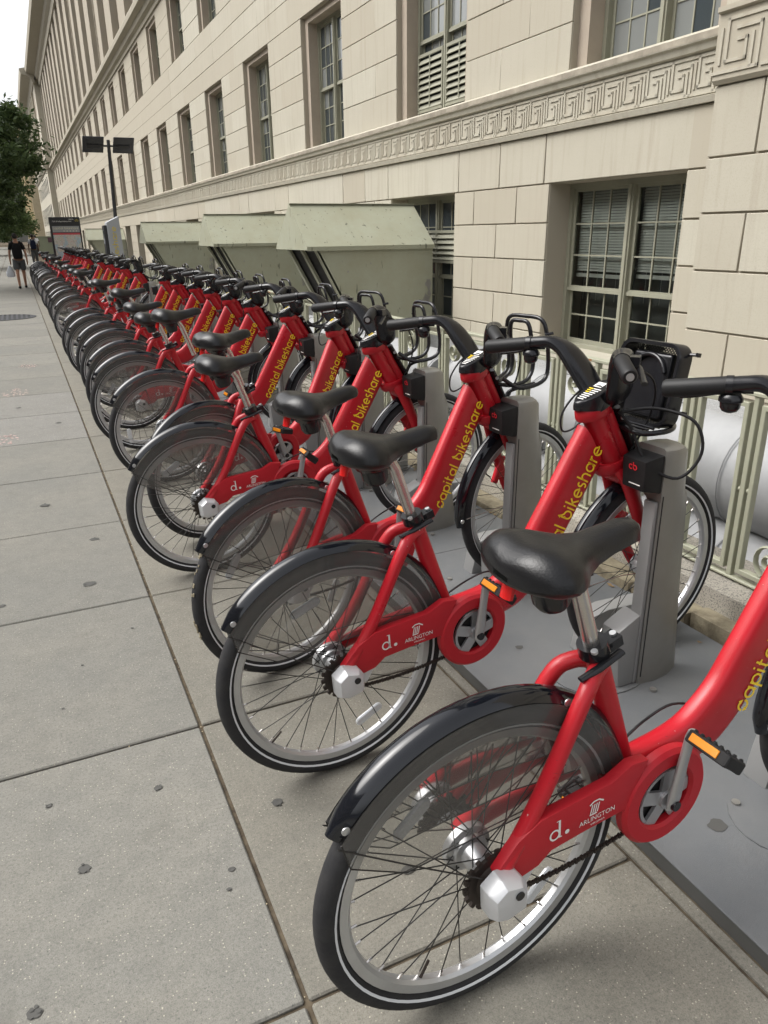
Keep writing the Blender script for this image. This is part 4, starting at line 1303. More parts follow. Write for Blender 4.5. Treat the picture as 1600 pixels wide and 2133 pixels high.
    for a in (142, 62):
        rv_ = MB(); a_ = R(a)
        rv_.cyl((.355*math.cos(a_), -.0265, RW+.355*math.sin(a_)), (.355*math.cos(a_), -.0290, RW+.355*math.sin(a_)), .0075, n=14)
        rv_.build('rivet', 'rim', rfo)
    fn = MB()
    for s in (-1, 1):
        pts = [((.350)*math.cos(R(a)), RW+.350*math.sin(R(a))) for a in range(16, 147, 5)]
        pts += [(-.275, .475), (-.170, .415), (-.05, .425), (.10, .432), (.24, .418), (.30, .412)]
        mb = MB(); n = len(pts)
        mb.add([(x, s*.031, z) for x, z in pts], [tuple(range(n))])
        mb.build('skirt_guard', 'skirt', root, 0)
        ed = MB(); ed.tube([(x, s*.031, z) for x, z in pts[26:]], .0014, 5); fn.add(ed.v, ed.f)
        st = MB(); st.tube([(-.296, s*.030, .525), (-.15, s*.045, .43), (-.01, s*.070, .352)], .0016, 6); fn.add(st.v, st.f)
    fn.build('guard_stay', 'spoke', root, 60)
    ff = fender_mesh(.368, 86, 187, .027)
    ff.xf(lambda p: p+V(HUB_F[0], 0, HUB_F[1]))
    ffo = ff.build('front_mudguard', 'black_gloss', root, 50)
    a_ = R(181)
    MB().cyl((HUB_F[0]+.36*math.cos(a_), -.0295, HUB_F[1]+.36*math.sin(a_)), (HUB_F[0]+.36*math.cos(a_), -.0335, HUB_F[1]+.36*math.sin(a_)), .0085, n=14).build('rivet', 'rim', ffo)
    MB().tube([(HUB_F[0]-.34, -.032, HUB_F[1]+.0), (HUB_F[0]-.15, -.05, HUB_F[1]+.02), (HUB_F[0], -.05, HUB_F[1])], .002, 6).build('guard_stay', 'steel_post', ffo)
    # chain guard: flat arm plus a ring round the chainring
    cx, cz = .405, .372
    ring_o, ring_i = .113, .070
    n = 56
    mb = MB(); rings = []
    for i in range(n):
        a = 2*PI*i/n
        ca, sa = math.cos(a), math.sin(a)
        def pt(r, y): return V(cx+r*ca, y, cz+r*sa)
        rings.append([pt(ring_o-.010, -.050), pt(ring_o, -.056), pt(ring_o, -.072), pt(ring_o-.008, -.080), pt(ring_i+.006, -.080), pt(ring_i, -.074), pt(ring_i, -.050)])
    mb.loft(rings, closed=True)
    cg = mb.build('chain_guard', 'red_guard', root, 40)
    arm = [(-.012, .372), (.035, .425), (.085, .452), (.14, .458), (.25, .468), (.300, .492), (.345, .487), (.327, .45), (.306, .412), (.298, .372), (.292, .385), (.20, .378), (.115, .368), (.085, .345), (.04, .335), (-.005, .345)]
    MB().prism_y(arm, -.076, -.052).build('guard_arm', 'red_guard', cg, 40, .004, 2)
    # white printing on the guard arm
    pr = MB()
    s_ = .026
    ang = R(4)
    def place(mb_, ox, oz):
        mb_.xf(lambda p: V(ox+p.x*math.cos(ang)-p.y*math.sin(ang), -.0774, oz+p.x*math.sin(ang)+p.y*math.cos(ang)))
        pr.add(mb_.v, mb_.f)
    dd = MB()
    dd.ribbon([(.5*s_+.40*s_*math.cos(R(t)), .42*s_+.42*s_*math.sin(R(t))) for t in range(0, 361, 20)], .15*s_, 0)
    dd.ribbon([(.93*s_, 0), (.93*s_, 1.6*s_)], .19*s_, 0)
    dd.ribbon([(.66*s_, 1.55*s_), (.95*s_, 1.58*s_)], .07*s_, 0)
    dd.ribbon([(.93*s_, .03*s_), (1.16*s_, .03*s_)], .07*s_, 0)
    dd.add([(1.62*s_+.20*s_*math.cos(2*PI*i/14), .20*s_+.20*s_*math.sin(2*PI*i/14), 0) for i in range(14)], [tuple(range(14))])
    place(dd, .105, .393)
    place(font_mesh('ARLINGTON', .0165, .088), .176, .396)
    place(font_mesh('VIRGINIA', .0068, .036), .204, .3885)
    ar = MB()
    ar.ribbon([(0, .028), (.010, .034), (.022, .034), (.034, .026)], .0035, 0)
    for i in range(4): ar.ribbon([(.002+.0055*i, .006), (.007+.0055*i, .027)], .0026, 0)
    ar.ribbon([(.0, .004), (.018, .004)], .003, 0)
    place(ar, .200, .410)
    pr.build('printed_emblem', 'white_print', cg, 0)
    # chainring, crank, pedals
    ck = MB()
    def crank_arm(s, ang_):
        y0, y1 = s*.078, s*.098
        a = R(ang_)
        ux, uz = math.cos(a), math.sin(a)
        ax, az = .415, .360
        mb_ = MB()
        mb_.tube([(ax-.012*ux, s*.088, az-.012*uz), (ax+.02*ux, s*.089, az+.02*uz), (ax+.10*ux, s*.092, az+.10*uz), (ax+.165*ux, s*.096, az+.165*uz), (ax+.180*ux, s*.096, az+.180*uz)], [(.014, .007), (.017, .010), (.0125, .008), (.013, .008), (.009, .005)], 14, flat=(-uz, 0, ux))
        return mb_, (ax+.168*ux, az+.168*uz)
    ca_, pe = crank_arm(-1, 86)
    cr = ca_.build('crank', 'alloy', root, 45)
    sp = MB()
    sp.lathe([(.062, -.070), (.070, -.070), (.070, -.064), (.062, -.064)], c=(.415, 0, .360), n=40)
    sp.lathe([(.0, -.080), (.020, -.078), (.022, -.064), (.0, -.064)], c=(.415, 0, .360), n=24)
    for i in range(5):
        a = 2*PI*i/5+.3; rot = Matrix.Rotation(-a, 3, 'Y')
        sp.box(V(.415, -.068, .360)+rot @ V(.042, 0, 0), (.052, .007, .031), rot)
    sp.build('chainring', 'alloy', cr, 40, 0)
    dk = MB(); dk.lathe([(.0, -.060), (.068, -.060), (.068, -.056), (.0, -.056)], c=(.415, 0, .360), n=32); dk.build('inner_cover', 'black_matt', cr, 0)
    bo = MB(); bo.lathe([(.0, -.1005), (.011, -.1005), (.012, -.094), (.0, -.094)], c=(.415, 0, .360), n=16); bo.build('bolt', 'black_sat', cr, 40)
    cb_, pe2 = crank_arm(1, 266)
    cr2 = cb_.build('crank', 'alloy', root, 45)
    for (px_, pz_), s in ((pe, -1), (pe2, 1)):
        mb = MB(); yc = s*.152
        tilt = Matrix.Rotation(R(38 if s < 0 else -20), 3, 'Y')
        for dx_ in (-.026, .026):
            mb.box(tilt @ V(dx_, 0, 0)+V(px_, yc, pz_), (.012, .088, .026), tilt)
        mb.box((px_, yc, pz_), (.03, .07, .020), tilt)
        for dy in (-.042, .042):
            mb.box((px_, yc+dy, pz_), (.064, .008, .024), tilt)
        for i in range(6):
            for dx_ in (-.026, .026):
                mb.box(tilt @ V(dx_, 0, .014)+V(px_, yc-.036+i*.0145, pz_), (.010, .006, .006), tilt)
        pd = mb.build('pedal', 'black_matt', root, 30, .002, 1)
        for dx_ in (-.0335, .0335):
            rr_ = MB(); rr_.box(tilt @ V(dx_, 0, 0)+V(px_, yc+s*-.006, pz_), (.004, .062, .016), tilt)
            rr_.build('pedal_reflector', 'amber', pd, 30, .001, 1)
    # chain: lower run shows links, short upper run inside the guard
    chn = MB()
    for i in range(44):
        t = i/43
        x = -.005+.345*t; z = .292-.012*math.sin(PI*t)+.012*t
        chn.box((x, -.058, z), (.0062, .0075 if i % 2 else .0050, .0080))
    chn.build('chain', 'chain', root, 0)
    # silver axle cover
    cpp = [(-.044, .360), (-.016, .382), (.026, .372), (.040, .352), (.040, .306), (-.010, .294), (-.040, .304)]
    cap = MB(); c2 = [(x*.78-.002, .338+(z-.338)*.80) for x, z in cpp]
    nn = len(cpp)
    cap.add([(x, -.070, z) for x, z in cpp]+[(x, -.098, z) for x, z in cpp]+[(x, -.116, z) for x, z in c2], [tuple(range(nn)), tuple(range(3*nn-1, 2*nn-1, -1))]+[(j*nn+i, j*nn+(i+1) % nn, (j+1)*nn+(i+1) % nn, (j+1)*nn+i) for j in (0, 1) for i in range(nn)])
    cp = cap.build('axle_cover', 'cap', root, 25, .004, 2)
    MB().cyl((.012, -.114, .350), (.012, -.1185, .350), .009, n=14).build('lock_bolt', 'black_sat', cp)
    MB().prism_y([(.03, .350), (.06, .375), (.11, .382), (.118, .372), (.085, .345), (.062, .305), (.038, .305)], -.071, -.060).build('chain_cover', 'cap', cp, 30, .002, 1)
    # saddle
    sec = [(.022, .020, .945, .026), (.026, .046, .954, .042), (.035, .074, .965, .058), (.052, .098, .976, .074), (.074, .110, .981, .086), (.104, .108, .977, .086), (.134, .088, .969, .078), (.162, .060, .963, .066), (.196, .042, .962, .056), (.236, .035, .968, .050), (.276, .033, .974, .046), (.302, .027, .972, .040), (.316, .012, .962, .022)]
    rings = []
    for (x, w, zt, th) in sec:
        ring = []
        for i in range(28):
            a = 2*PI*i/28; ca, sa = math.cos(a), math.sin(a)
            e = 2/2.7
            yy = w*math.copysign(abs(ca)**e, ca)
            zz = zt-th/2+th/2*math.copysign(abs(sa)**(2/2.3), sa)
            if sa > 0: zz -= .012*(yy/max(w, .02))**4
            if x < .13 and sa > .2: zz -= .006*math.exp(-(yy/.02)**2)
            ring.append(V(x, yy, zz))
        rings.append(ring)
    sad = MB().loft(rings).build('saddle', 'saddle', root, 60)
    ub = MB()
    ub.tube([(.125, 0, .905), (.128, 0, .888), (.130, 0, .880), (.134, 0, .852), (.136, 0, .842)], [(.055, .062), (.046, .05), (.036, .038), (.033, .034), (.026, .028)], 18)
    ub.tube([(.13, 0, .905), (.27, 0, .930)], [(.012, .02), (.01, .012)], 8)
    ub.build('saddle_bracket', 'black_sat', sad, 45)
    rl = MB(); rl.tube([(.060, .02, .905), (.052, .02, .868)], [(.010, .016), (.010, .015)], 10); rl.build('tail_light', 'tail_red', sad, 40)
    # seat post, clamp and lever
    sp_ = MB(); sp_.tube([(.248, 0, .705), (.190, 0, .872), (.168, 0, .905)], [.0155, .0155, .0155], 18)
    post = sp_.build('seat_post', 'steel_post', root, 45)
    cl = MB(); ax_ = V(-.343, 0, .939)
    for off, r_ in ((0, .031), (.020, .031)): pass
    cl.tube([V(.247, 0, .716), V(.247, 0, .716)+ax_*.026], [.030, .029], 18)
    cl.box((.285, 0, .728), (.035, .030, .022), Matrix.Rotation(R(-20), 3, 'Y'))
    cl.tube([(.285, -.030, .722), (.225, -.036, .706), (.185, -.034, .694)], [(.006, .009), (.006, .009), (.004, .007)], 10)
    clo = cl.build('seat_clamp', 'black_sat', root, 45)
    for p_ in ((.290, -.0, .741), (.222, -.026, .735)):
        MB().cyl(p_, (p_[0]-.002, p_[1], p_[2]+.005), .0065, n=12).build('clamp_bolt', 'rim', clo)
    # handlebar: broad gull-wing arms, grips, levers, bell
    hb = MB()
    hb.tube([(.868, 0, .962), (.858, 0, .985), (.846, 0, 1.005)], [(.060, .042), (.058, .040), (.036, .026)], 20, flat=(1, 0, .2))
    for s in (-1, 1):
        pth = smooth_path([(.905, s*.012, .972), (.898, s*.050, 1.000), (.872, s*.082, 1.058), (.838, s*.112, 1.112), (.808, s*.142, 1.136), (.778, s*.170, 1.135), (.756, s*.196, 1.130)], 4)
        nn = len(pth)
        rr = []
        for i in range(nn):
            t = i/(nn-1)
            if t < .55: rr.append((.028+.018*math.sin(PI*min(1, t/.55*.8+.1)), .018))
            else:
                k_ = (t-.55)/.45; rr.append((.0336-.0150*min(1, k_*1.5), .018+.0005*k_))
        hb.tube(pth, rr, 16, flat=(1, 0, 0))
    bar = hb.build('handlebar', 'black_sat', root, 50)
    dash = MB(); rings = []
    tl = lambda x, z, k_: z+k_*.42*(x-.80)
    for (z, k_, sc_) in ((.958, .0, 1.0), (.972, .55, 1.02), (.986, 1.0, .98), (.989, 1.0, .92)):
        ring = []
        for i in range(26):
            a = 2*PI*i/26
            x = .852+.066*sc_*math.cos(a); yy = .040*sc_*math.sin(a)*(1.0 if math.cos(a) > 0 else (1-.25*abs(math.cos(a))**2))
            ring.append(V(x, yy, tl(x, z, k_)))
        rings.append(ring)
    dash.loft(rings)
    dsh = dash.build('dash_cover', 'black_sat', root, 30)
    def lab(xa, xb, ya, yb_, m_):
        MB().add([(xa, ya, tl(xa, .9902, 1)), (xb, ya, tl(xb, .9902, 1)), (xb, yb_, tl(xb, .9902, 1)), (xa, yb_, tl(xa, .9902, 1))], [(0, 1, 2, 3)]).build('printed_label', m_, dsh, 0)
    for i in range(7):
        x = .803+.0088*i
        w_ = .012+.0020*i
        lab(x, x+.0038, -w_, w_*(.2 if i > 3 else 1), 'white_print')
        if i > 3: lab(x, x+.0038, w_*.3, w_, 'yellow')
    lab(.868, .892, -.012, .020, 'white_print')
    for s in (-1, 1):
        g = MB()
        g.tube([(.757, s*.193, 1.1305), (.752, s*.200, 1.130), (.684, s*.297, 1.114), (.681, s*.302, 1.113)], [.0215, .0200, .0205, .0165], 18)
        go = g.build('grip', 'black_matt', root, 40)
        d_ = V(-.068, s*.097, -.016).normalized(); e_ = V(.681, s*.302, 1.113)
        MB().cyl(e_-d_*.001, e_+d_*.0025, .010, n=14).build('grip_plug', 'black_sat' if s > 0 else 'alloy', go)
        MB().tube([V(.763, s*.185, 1.131), V(.755, s*.197, 1.1300)], .0225, 18).build('shifter_ring', 'black_sat', go, 40)
        lv = MB()
        lv.box((.790, s*.188, 1.128), (.055, .042, .026), Matrix.Rotation(s*R(52), 3, 'Z'))
        lv.tube(smooth_path([(.805, s*.180, 1.120), (.800, s*.215, 1.112), (.765, s*.262, 1.098), (.735, s*.300, 1.090)], 4), [(.006, .009)]*13, 8, flat=(0, 0, 1))
        lv.build('brake_lever', 'black_sat', root, 40, 0)
    bl = MB()
    bl.lathe([(.0, 0)], n=3) if False else None
    rings = []
    for (zz, r_) in ((1.112, .020), (1.104, .026), (1.096, .026), (1.093, .022), (1.082, .021), (1.074, .016), (1.070, .006)):
        rings.append([V(.765+r_*math.cos(2*PI*i/18), .188+r_*math.sin(2*PI*i/18), zz) for i in range(18)])
    bl.loft(rings).build('bell', 'black_sat', root, 40)
    # brake cables looping in front of the head tube
    cb = MB()
    cb.tube(smooth_path([(.89, .03, 1.01), (.855, .065, .995), (.815, .085, .93), (.82, .085, .875), (.85, .065, .885), (.885, .045, .935), (.91, .035, .975)], 6), .0032, 6)
    cb.build('brake_cable', 'black_matt', root, 60); cb = MB()
    cb.tube(smooth_path([(.81, -.14, 1.12), (.96, -.12, 1.05), (1.03, -.06, .93), (1.0, -.02, .80)], 6), .0034, 6)
    cb.build('brake_cable', 'black_matt', root, 60); cb = MB()
    cb.tube(smooth_path([(.60, .02, .465), (.52, .03, .49), (.44, .03, .475), (.36, .02, .45)], 5), .003, 6)
    cb.build('shift_cable', 'black_matt', root, 60)
    # carrier bracket
    rb = MB(); rb.tube([(.935, 0, .955), (1.030, 0, .795)], [(.012, .030), (.012, .030)], 10, flat=(1, 0, .5)); 
    rk = rb.build('rack_bracket', 'black_sat', root, 40)
    for (x, z) in ((.948, .925), (1.017, .810)):
        MB().cyl((x, -.030, z), (x, -.034, z), .007, n=10).build('bracket_bolt', 'rim', rk)
    return root
def add_rack(root):
    rk = MB()
    for (w, top, zb, fwx) in ((.105, 1.135, .885, 1.150), (.055, 1.120, .890, 1.120)):
        pts = smooth_path([(.960, -w*.45, .925 if w > .1 else .90), (1.02, -w*.8, zb), (fwx-.03, -w, zb+.015), (fwx, -w, zb+.07), (fwx-.02, -w, top-.05), (fwx-.028, -w*.75, top), (fwx-.028, 0, top+.006), (fwx-.028, w*.75, top), (fwx-.02, w, top-.05), (fwx, w, zb+.07), (fwx-.03, w, zb+.015), (1.02, w*.8, zb), (.960, w*.45, .925 if w > .1 else .90)], 5)
        rk.tube(pts, .0082, 9)
    r_ = rk.build('front_rack', 'black_sat', root, 60)
    lw = MB(); lw.tube(smooth_path([(1.02, 0, .80), (1.045, 0, .85), (1.07, -.03, .872), (1.13, -.06, .885)], 5), .008, 8); lw.build('rack_stay', 'black_sat', r_, 60)
    for s in (-1, 1):
        MB().cyl((1.12, s*.105, 1.08), (1.145, s*.125, 1.085), .006, n=8).build('cord_hook', 'black_sat', r_)
    return r_
def add_basket(root):
    # moulded plastic panel with perforated margins on a bottom shelf
    w, h, rr = .118, .125, .042
    cx_, cz_ = 1.085, 1.010
    def rrect(w_, h_, r_, n=6):
        out = []
        for (sx, sz, a0) in ((1, 1, 0), (-1, 1, 90), (-1, -1, 180), (1, -1, 270)):
            for i in range(n+1):
                a = R(a0+90*i/n); out.append((sx*(w_-r_)+r_*math.cos(a), sz*(h_-r_)+r_*math.sin(a)))
        return out
    rim_o, rim_i, face = rrect(w, h, rr), rrect(w-.012, h-.012, rr-.008), rrect(w-.03, h-.02, rr-.012)
    rot = Matrix.Rotation(R(9), 3, 'Y')
    T = lambda p: rot @ p+V(cx_, 0, cz_)
    mb = MB()
    rings = [[V(-.035, y, z) for y, z in rim_o], [V(-.040, y*.985, z*.985) for y, z in rim_o], [V(-.038, y, z) for y, z in rim_i], [V(.018, y*.97, z*.97) for y, z in rim_i], [V(.012, y, z) for y, z in rim_o]]
    mb.loft(rings, cap=False, closed=True)
    mb.xf(T)
    bk = mb.build('basket', 'black_sat', root, 45)
    pl = MB(); n = len(rim_i); pl.add([V(.0165, y*.972, z*.972) for y, z in rim_i], [tuple(range(n))]); 
    po = pl.build('back_plate', 'basket_holes', bk, 0)
    po.location = (cx_, 0, cz_); po.rotation_euler = (0, R(9), 0)
    dn_ = MB(); dn_.box((-.006, 0, -.004), (.034, .150, .195)); dn_.xf(T); dn_.build('centre_block', 'black_sat', bk, 40, .012, 3)
    hd = MB(); hd.tube([(-.03, y, z) for y, z in arc(0, .02, .066, 15, 165, 12)], .007, 8); hd.xf(T); hd.build('handle_arch', 'black_sat', bk, 60)
    sh = MB()
    for i in range(7):
        x = .965+.02*i
        sh.tube([(x, -.075-.003*i, .885+.002*i), (x, .075+.003*i, .885+.002*i)], .0045, 6)
    sh.tube(smooth_path([(.955, 0, .90), (.97, -.085, .885), (1.06, -.112, .888), (1.13, -.06, .890), (1.14, 0, .890), (1.13, .06, .890), (1.06, .112, .888), (.97, .085, .885), (.955, 0, .90)], 5), .0085, 9)
    sh.build('shelf', 'black_sat', bk, 50)
    for s in (-1, 1):
        for z in (-.07, .10):
            k = MB(); k.cyl((.0, s*w, z), (.004, s*(w+.022), z+.002), .005, n=8); k.box((.004, s*(w+.024), z+.002), (.012, .010, .012)); k.xf(T); k.build('cord_hook', 'black_sat', bk, 40)
    lp = MB(); lp.tube(smooth_path([(.93, -.04, .945), (1.02, -.09, .955), (1.07, -.19, .93), (1.08, -.22, .84), (1.03, -.19, .765), (.975, -.12, .80), (.955, -.06, .90), (.93, -.03, .945)], 6), .0048, 7)
    lp.tube(smooth_path([(1.02, 0, .80), (1.03, -.01, .86), (1.06, -.02, .875), (1.13, -.04, .885)], 5), .008, 8)
    lp.build('loose_cable', 'black_matt', root, 60)
    return bk
proto = make_bike()
GRP = 'docked red rental bicycles'
# slot, rear wheel position (x, y) offsets from the regular grid, saddle raise
ord_ = ['first', 'second', 'third', 'fourth', 'fifth', 'sixth', 'seventh', 'eighth', 'ninth', 'tenth', 'eleventh', 'twelfth']
REAR = {0: (.608, .905, 0), 1: (.616, 1.648, .004), 2: (.655, 2.215, .0), 3: (.585, 3.150, .0), 4: (.700, 3.560, .045), 5: (.665, 4.60, .075), 6: (.635, 5.44, -.02), 7: (.655, 6.10, .0), 8: (.680, 6.93, .06), 9: (.69, 7.63, -.03), 10: (.655, 8.42, .07), 11: (.650, 9.17, .02),
        14: (.66, 11.36, .05), 16: (.67, 12.85, .02), 17: (.67, 13.60, .06), 19: (.68, 15.07, .0), 21: (.66, 16.55, .05)}
for k in range(25, 38):
    REAR[k] = (.66+random.Random(k).uniform(-.03, .05), Y0+SP*k+random.Random(k+50).uniform(-.06, .06), random.Random(k+90).uniform(-.03, .07))
bikes = []
slots = sorted(REAR)
for i, k in enumerate(slots):
    x, y, up = REAR[k]
    yf = Y0+SP*k+.045                       # where the front wheel is held
    xf_ = 1.775
    yaw = math.atan2(yf-y, xf_-x)
    if i == 0:
        bk = proto
    elif k < 12:
        bk = copy_tree(proto)
    else:
        bk = copy_tree(proto, None, ('printed_emblem', 'rivet', 'clamp_bolt', 'bracket_bolt', 'lock_bolt', 'printed_label', 'grip_plug', 'valve', 'nipples', 'bolt', 'shifter_ring', 'inner_cover', 'chain_cover'))
    bk.location = (x, y, 0)
    bk.rotation_euler = (0, 0, yaw)
    bikes.append((k, bk))
    if k < 12:
        lab = ['nearest red rental bicycle, its front cut off by the right edge of the photo',
               'second nearest red bicycle, the only one with a perforated black plastic basket',
               'third red bicycle from the camera, pale scuffed rear tyre, angled towards the second'][k] if k < 3 else ord_[k]+' red rental bicycle from the camera in the docked row'
    elif k < 25:
        lab = {14: 'red bicycle just past the first gap in the row of docks', 16: 'red bicycle second past the first gap in the docked row', 17: 'red bicycle third past the first gap in the docked row', 19: 'red bicycle fourth past the first gap, short of the kiosk', 21: 'red bicycle last before the grey kiosk and lamp post'}[k]
    else:
        nth = ['nearest', 'second', 'third', 'fourth', 'fifth', 'sixth', 'seventh', 'eighth', 'ninth', 'tenth', 'eleventh', 'twelfth', 'farthest'][k-25]
        lab = nth+' red bicycle of the tightly overlapped far bunch before the map board'
    tag(bk, lab, 'bicycle', GRP)
    # saddle height differs from bike to bike
    if abs(up) > .001:
        for ch in bk.children:
            if ch.name.split('.')[0] == 'saddle':
                ch.location = (-.343*up, 0, .939*up)
            if ch.name.split('.')[0] == 'seat_post' and up > 0:
                ch.location = (-.343*up*.9, 0, .939*up*.9)
            if ch.name.split('.')[0] == 'seat_post' and up < 0:
                ch.location = (-.343*up, 0, .939*up)
    wr = random.Random(k*3+1)
    if k >= 3:
        ca = wr.uniform(-.9, .9)
        for ch in bk.children:
            if ch.name.split('.')[0] in ('crank', 'pedal'):
                ch.rotation_euler = (0, ca, 0)
                ch.location = V(.415, 0, .360)-Matrix.Rotation(ca, 3, 'Y') @ V(.415, 0, .360)
    for ch in bk.children:
        nm = ch.name.split('.')[0]
        if nm in ('rear_wheel', 'front_wheel') and k > 0:
            ch.rotation_euler = (0, wr.uniform(0, 6.28), 0)
rack_src = None
for k, bk in bikes:
    if k == 1:
        add_basket(bk)
    elif rack_src is None:
        rack_src = add_rack(bk)
    else:
        copy_tree(rack_src, bk)
# small service labels on a few frames
for k, bk in bikes:
    if k in (0, 1, 3, 5):
        fr_ = [c_ for c_ in bk.children if c_.name.startswith('frame')][0]
        rot = Matrix.Rotation(R(-68), 3, 'Y')
        MB().box((.232, -.033, .701), (.010, .0010, .030), Matrix.Rotation(R(70+8*k), 3, 'Y')).build('service_label', 'white_print', fr_, 0)
# the pale scuffed tyre of the third bicycle
for k, bk in bikes:
    if k == 2:
        for ch in bk.children:
            if ch.name.startswith('rear_wheel'):
                sc = MB(); q = random.Random(2); 
                for i in range(40):
                    a = R(q.uniform(95, 200)); rr = RW+.0008
                    y_ = q.uniform(-.012, .012); s_ = q.uniform(.004, .012)
                    rot = Matrix.Rotation(-a, 3, 'Y')
                    sc.box(rot @ V(rr-.001, y_, 0), (.003, s_*.8, s_*1.6), rot)
                o = sc.build('scuffed_paint', 'mortar', ch, 0)
                ch.rotation_euler = (0, 0, 0)

# ------------------------------------------------------------------ docks
def make_dock():
    root = empty('bike_dock', (0, 0, PZ))
    # rounded D-plan steel post, deeper at the foot, origin at the bike's centre line
    def plan(dep, y1):
        w = .066
        return [(0, -w), (dep*.35, -w-.005), (dep*.65, -w+.004), (dep*.85, -w+.02), (dep*.97, (y1-w)/2-.004), (dep, (y1-w)/2+.004), (dep*.97, y1-.012), (dep*.7, y1), (dep*.35, y1), (0, y1)]
    mb = MB(); rings = []
    for z, dpt, y1 in ((0, .200, .004), (.10, .188, .0), (.30, .166, -.004), (.55, .146, -.008), (.64, .139, -.008), (.685, .134, .05), (.785, .126, .066), (.800, .112, .060), (.806, .09, .045)):
        sc = 1 if z < .79 else (.95 if z < .803 else .82)
        rings.append([V(x, y*sc, z) for x, y in plan(dpt, y1)])
    mb.loft(rings)
    post = mb.build('post', 'dock_steel', root, 40)
    MB().span((.006, -.0685, .03), (.0085, -.0655, .66)).build('seam', 'black_matt', post, 0)
    # paler front plate with a groove and a foot wedge
    fp = MB(); fp.span((-.016, -.060, .006), (-.001, -.014, .64)); pl = fp.build('front_panel', 'dock_panel', root, 30, .005, 2)
    MB().prism_y([(-.012, .004), (-.078, .004), (-.100, .215), (-.012, .262)], -.058, .020).build('foot', 'dock_panel', root, 30, .010, 2)
    for bx_, by_ in ((-.16, -.03), (-.16, .15), (.02, -.115)):
        MB().lathe([(.0, -.004), (.011, -.004), (.011, .004), (.0, .004)], n=10).xf(lambda p: V(bx_+p.x, by_+p.z, .006+p.y)).build('anchor_bolt', 'dock_steel', root, 30)
    # black lock head with the red mark
    lb = MB(); lb.add([(-.074, -.062, .776), (-.074, .034, .776), (-.068, -.058, .682), (-.068, .030, .682), (-.001, -.063, .788), (-.001, .050, .788), (-.001, -.063, .668), (-.001, .050, .668)], [(0, 1, 3, 2), (4, 6, 7, 5), (0, 4, 5, 1), (2, 3, 7, 6), (0, 2, 6, 4), (1, 5, 7, 3)])
    lk_ = lb.build('lock_head', 'black_matt', root, 30, .005, 2)
    t, wd = stroke_text('cb', .016, .26)
    t.xf(lambda p: V(-.0742+(.776-(.742+p.y))*.064-.0012, .004-p.x, .742+p.y))
    t.build('red_mark', 'led_red', lk_, 0)
    ln_ = MB().span((-.0722, -.045, .6985), (-.0700, .0, .7008)); ln_.build('fine_print', 'white_print', lk_, 0)
    # low housing on the far side of the wheel
    MB().prism_y([(-.05, 0), (-.02, .150), (.05, .165), (.40, .150), (.40, 0)], .150, .225).build('wheel_guide', 'dock_panel', root, 30, .010, 2)
    MB().span((-.06, .078, 0), (.34, .148, .003)).build('wheel_track', 'plate', root, 0)
    pd = MB(); n = 24
    pd.prism_z([(-.06+.17*math.cos(2*PI*i/n), .06+.14*math.sin(2*PI*i/n)) for i in range(n)], .0, .004)
    pd.build('foot_plate', 'plate', root, 0)
    return root
dock0 = make_dock()
for k in range(0, 38):
    d = dock0 if k == 0 else copy_tree(dock0)
    d.location = (1.632, Y0+SP*k-.052, PZ)
    occ = k in REAR
    if k < 12:
        lab = ('grey steel dock post holding the '+(['nearest', 'second nearest', 'third'][k] if k < 3 else ord_[k])+' red bicycle')
    elif occ and k < 25:
        lab = 'grey dock post holding the '+{14: 'first', 16: 'second', 17: 'third', 19: 'fourth', 21: 'fifth'}[k]+' bicycle past the gap'
    elif not occ:
        lab = {12: 'empty dock post right after the twelfth bicycle', 13: 'second empty dock post in the first gap of the row', 15: 'empty dock post between the first two bicycles past the gap', 18: 'empty dock post between the third and fourth bicycles past the gap', 20: 'empty dock post just before the last bicycle short of the kiosk', 22: 'empty dock post right after the last bicycle short of the kiosk', 23: 'empty dock post beside the grey kiosk', 24: 'empty dock post just before the far bunch of bicycles'}[k]
    else:
        lab = 'grey dock post holding the '+['nearest', 'second', 'third', 'fourth', 'fifth', 'sixth', 'seventh', 'eighth', 'ninth', 'tenth', 'eleventh', 'twelfth', 'farthest'][k-25]+' bicycle of the far bunch'
    tag(d, lab, 'dock', 'grey docking posts along the platform' if occ else 'empty docks in the bicycle row')

# ------------------------------------------------------------------ station map board
sg = empty('station_map_board', (1.22, 29.4, 0)); tag(sg, 'tall black framed bikeshare station map board past the far bicycles', 'sign')
Wd = .99
fr_ = MB(); fr_.span((0, 0, PZ), (Wd, .10, 2.09)); fr_.build('frame', 'sign_black', sg, 0, .006, 1)
def quad(par, name, x0, x1, z0, z1, m_, y=-.004):
    MB().span((x0, y, z0), (x1, -.0005, z1)).build(name, m_, par, 0)
quad(sg, 'map_poster', .07, Wd-.05, .72, 1.52, 'map_print')
quad(sg, 'red_band', .07, Wd-.05, 1.52, 1.58, 'sign_red', -.005)
quad(sg, 'yellow_panel', .07, Wd-.05, .45, .70, 'sign_yellow')
quad(sg, 'dark_header', .07, Wd-.05, 1.60, 1.80, 'kiosk_grey')
def sign_text(mb, par, x, z, m_, w=None):
    if w:
        mx_ = max(v[0] for v in mb.v); k = w/mx_
        mb.v = [(v[0]*k, v[1]*k, v[2]) for v in mb.v]
    mb.xf(lambda p: V(x+p.x, -.0075, z+p.y)); mb.build('lettering', m_, par, 0)
sign_text(stroke_text('capital bikeshare', .06)[0], sg, .09, 1.70, 'sign_text', .82)
sign_text(font_mesh('12th & Independence Ave', .07, .62), sg, .09, 1.93, 'white_print')
sign_text(font_mesh('USDA', .06, .17), sg, .62, 1.995, 'white_print')
sign_text(stroke_text('cb', .055)[0], sg, .83, 1.95, 'sign_yellow')
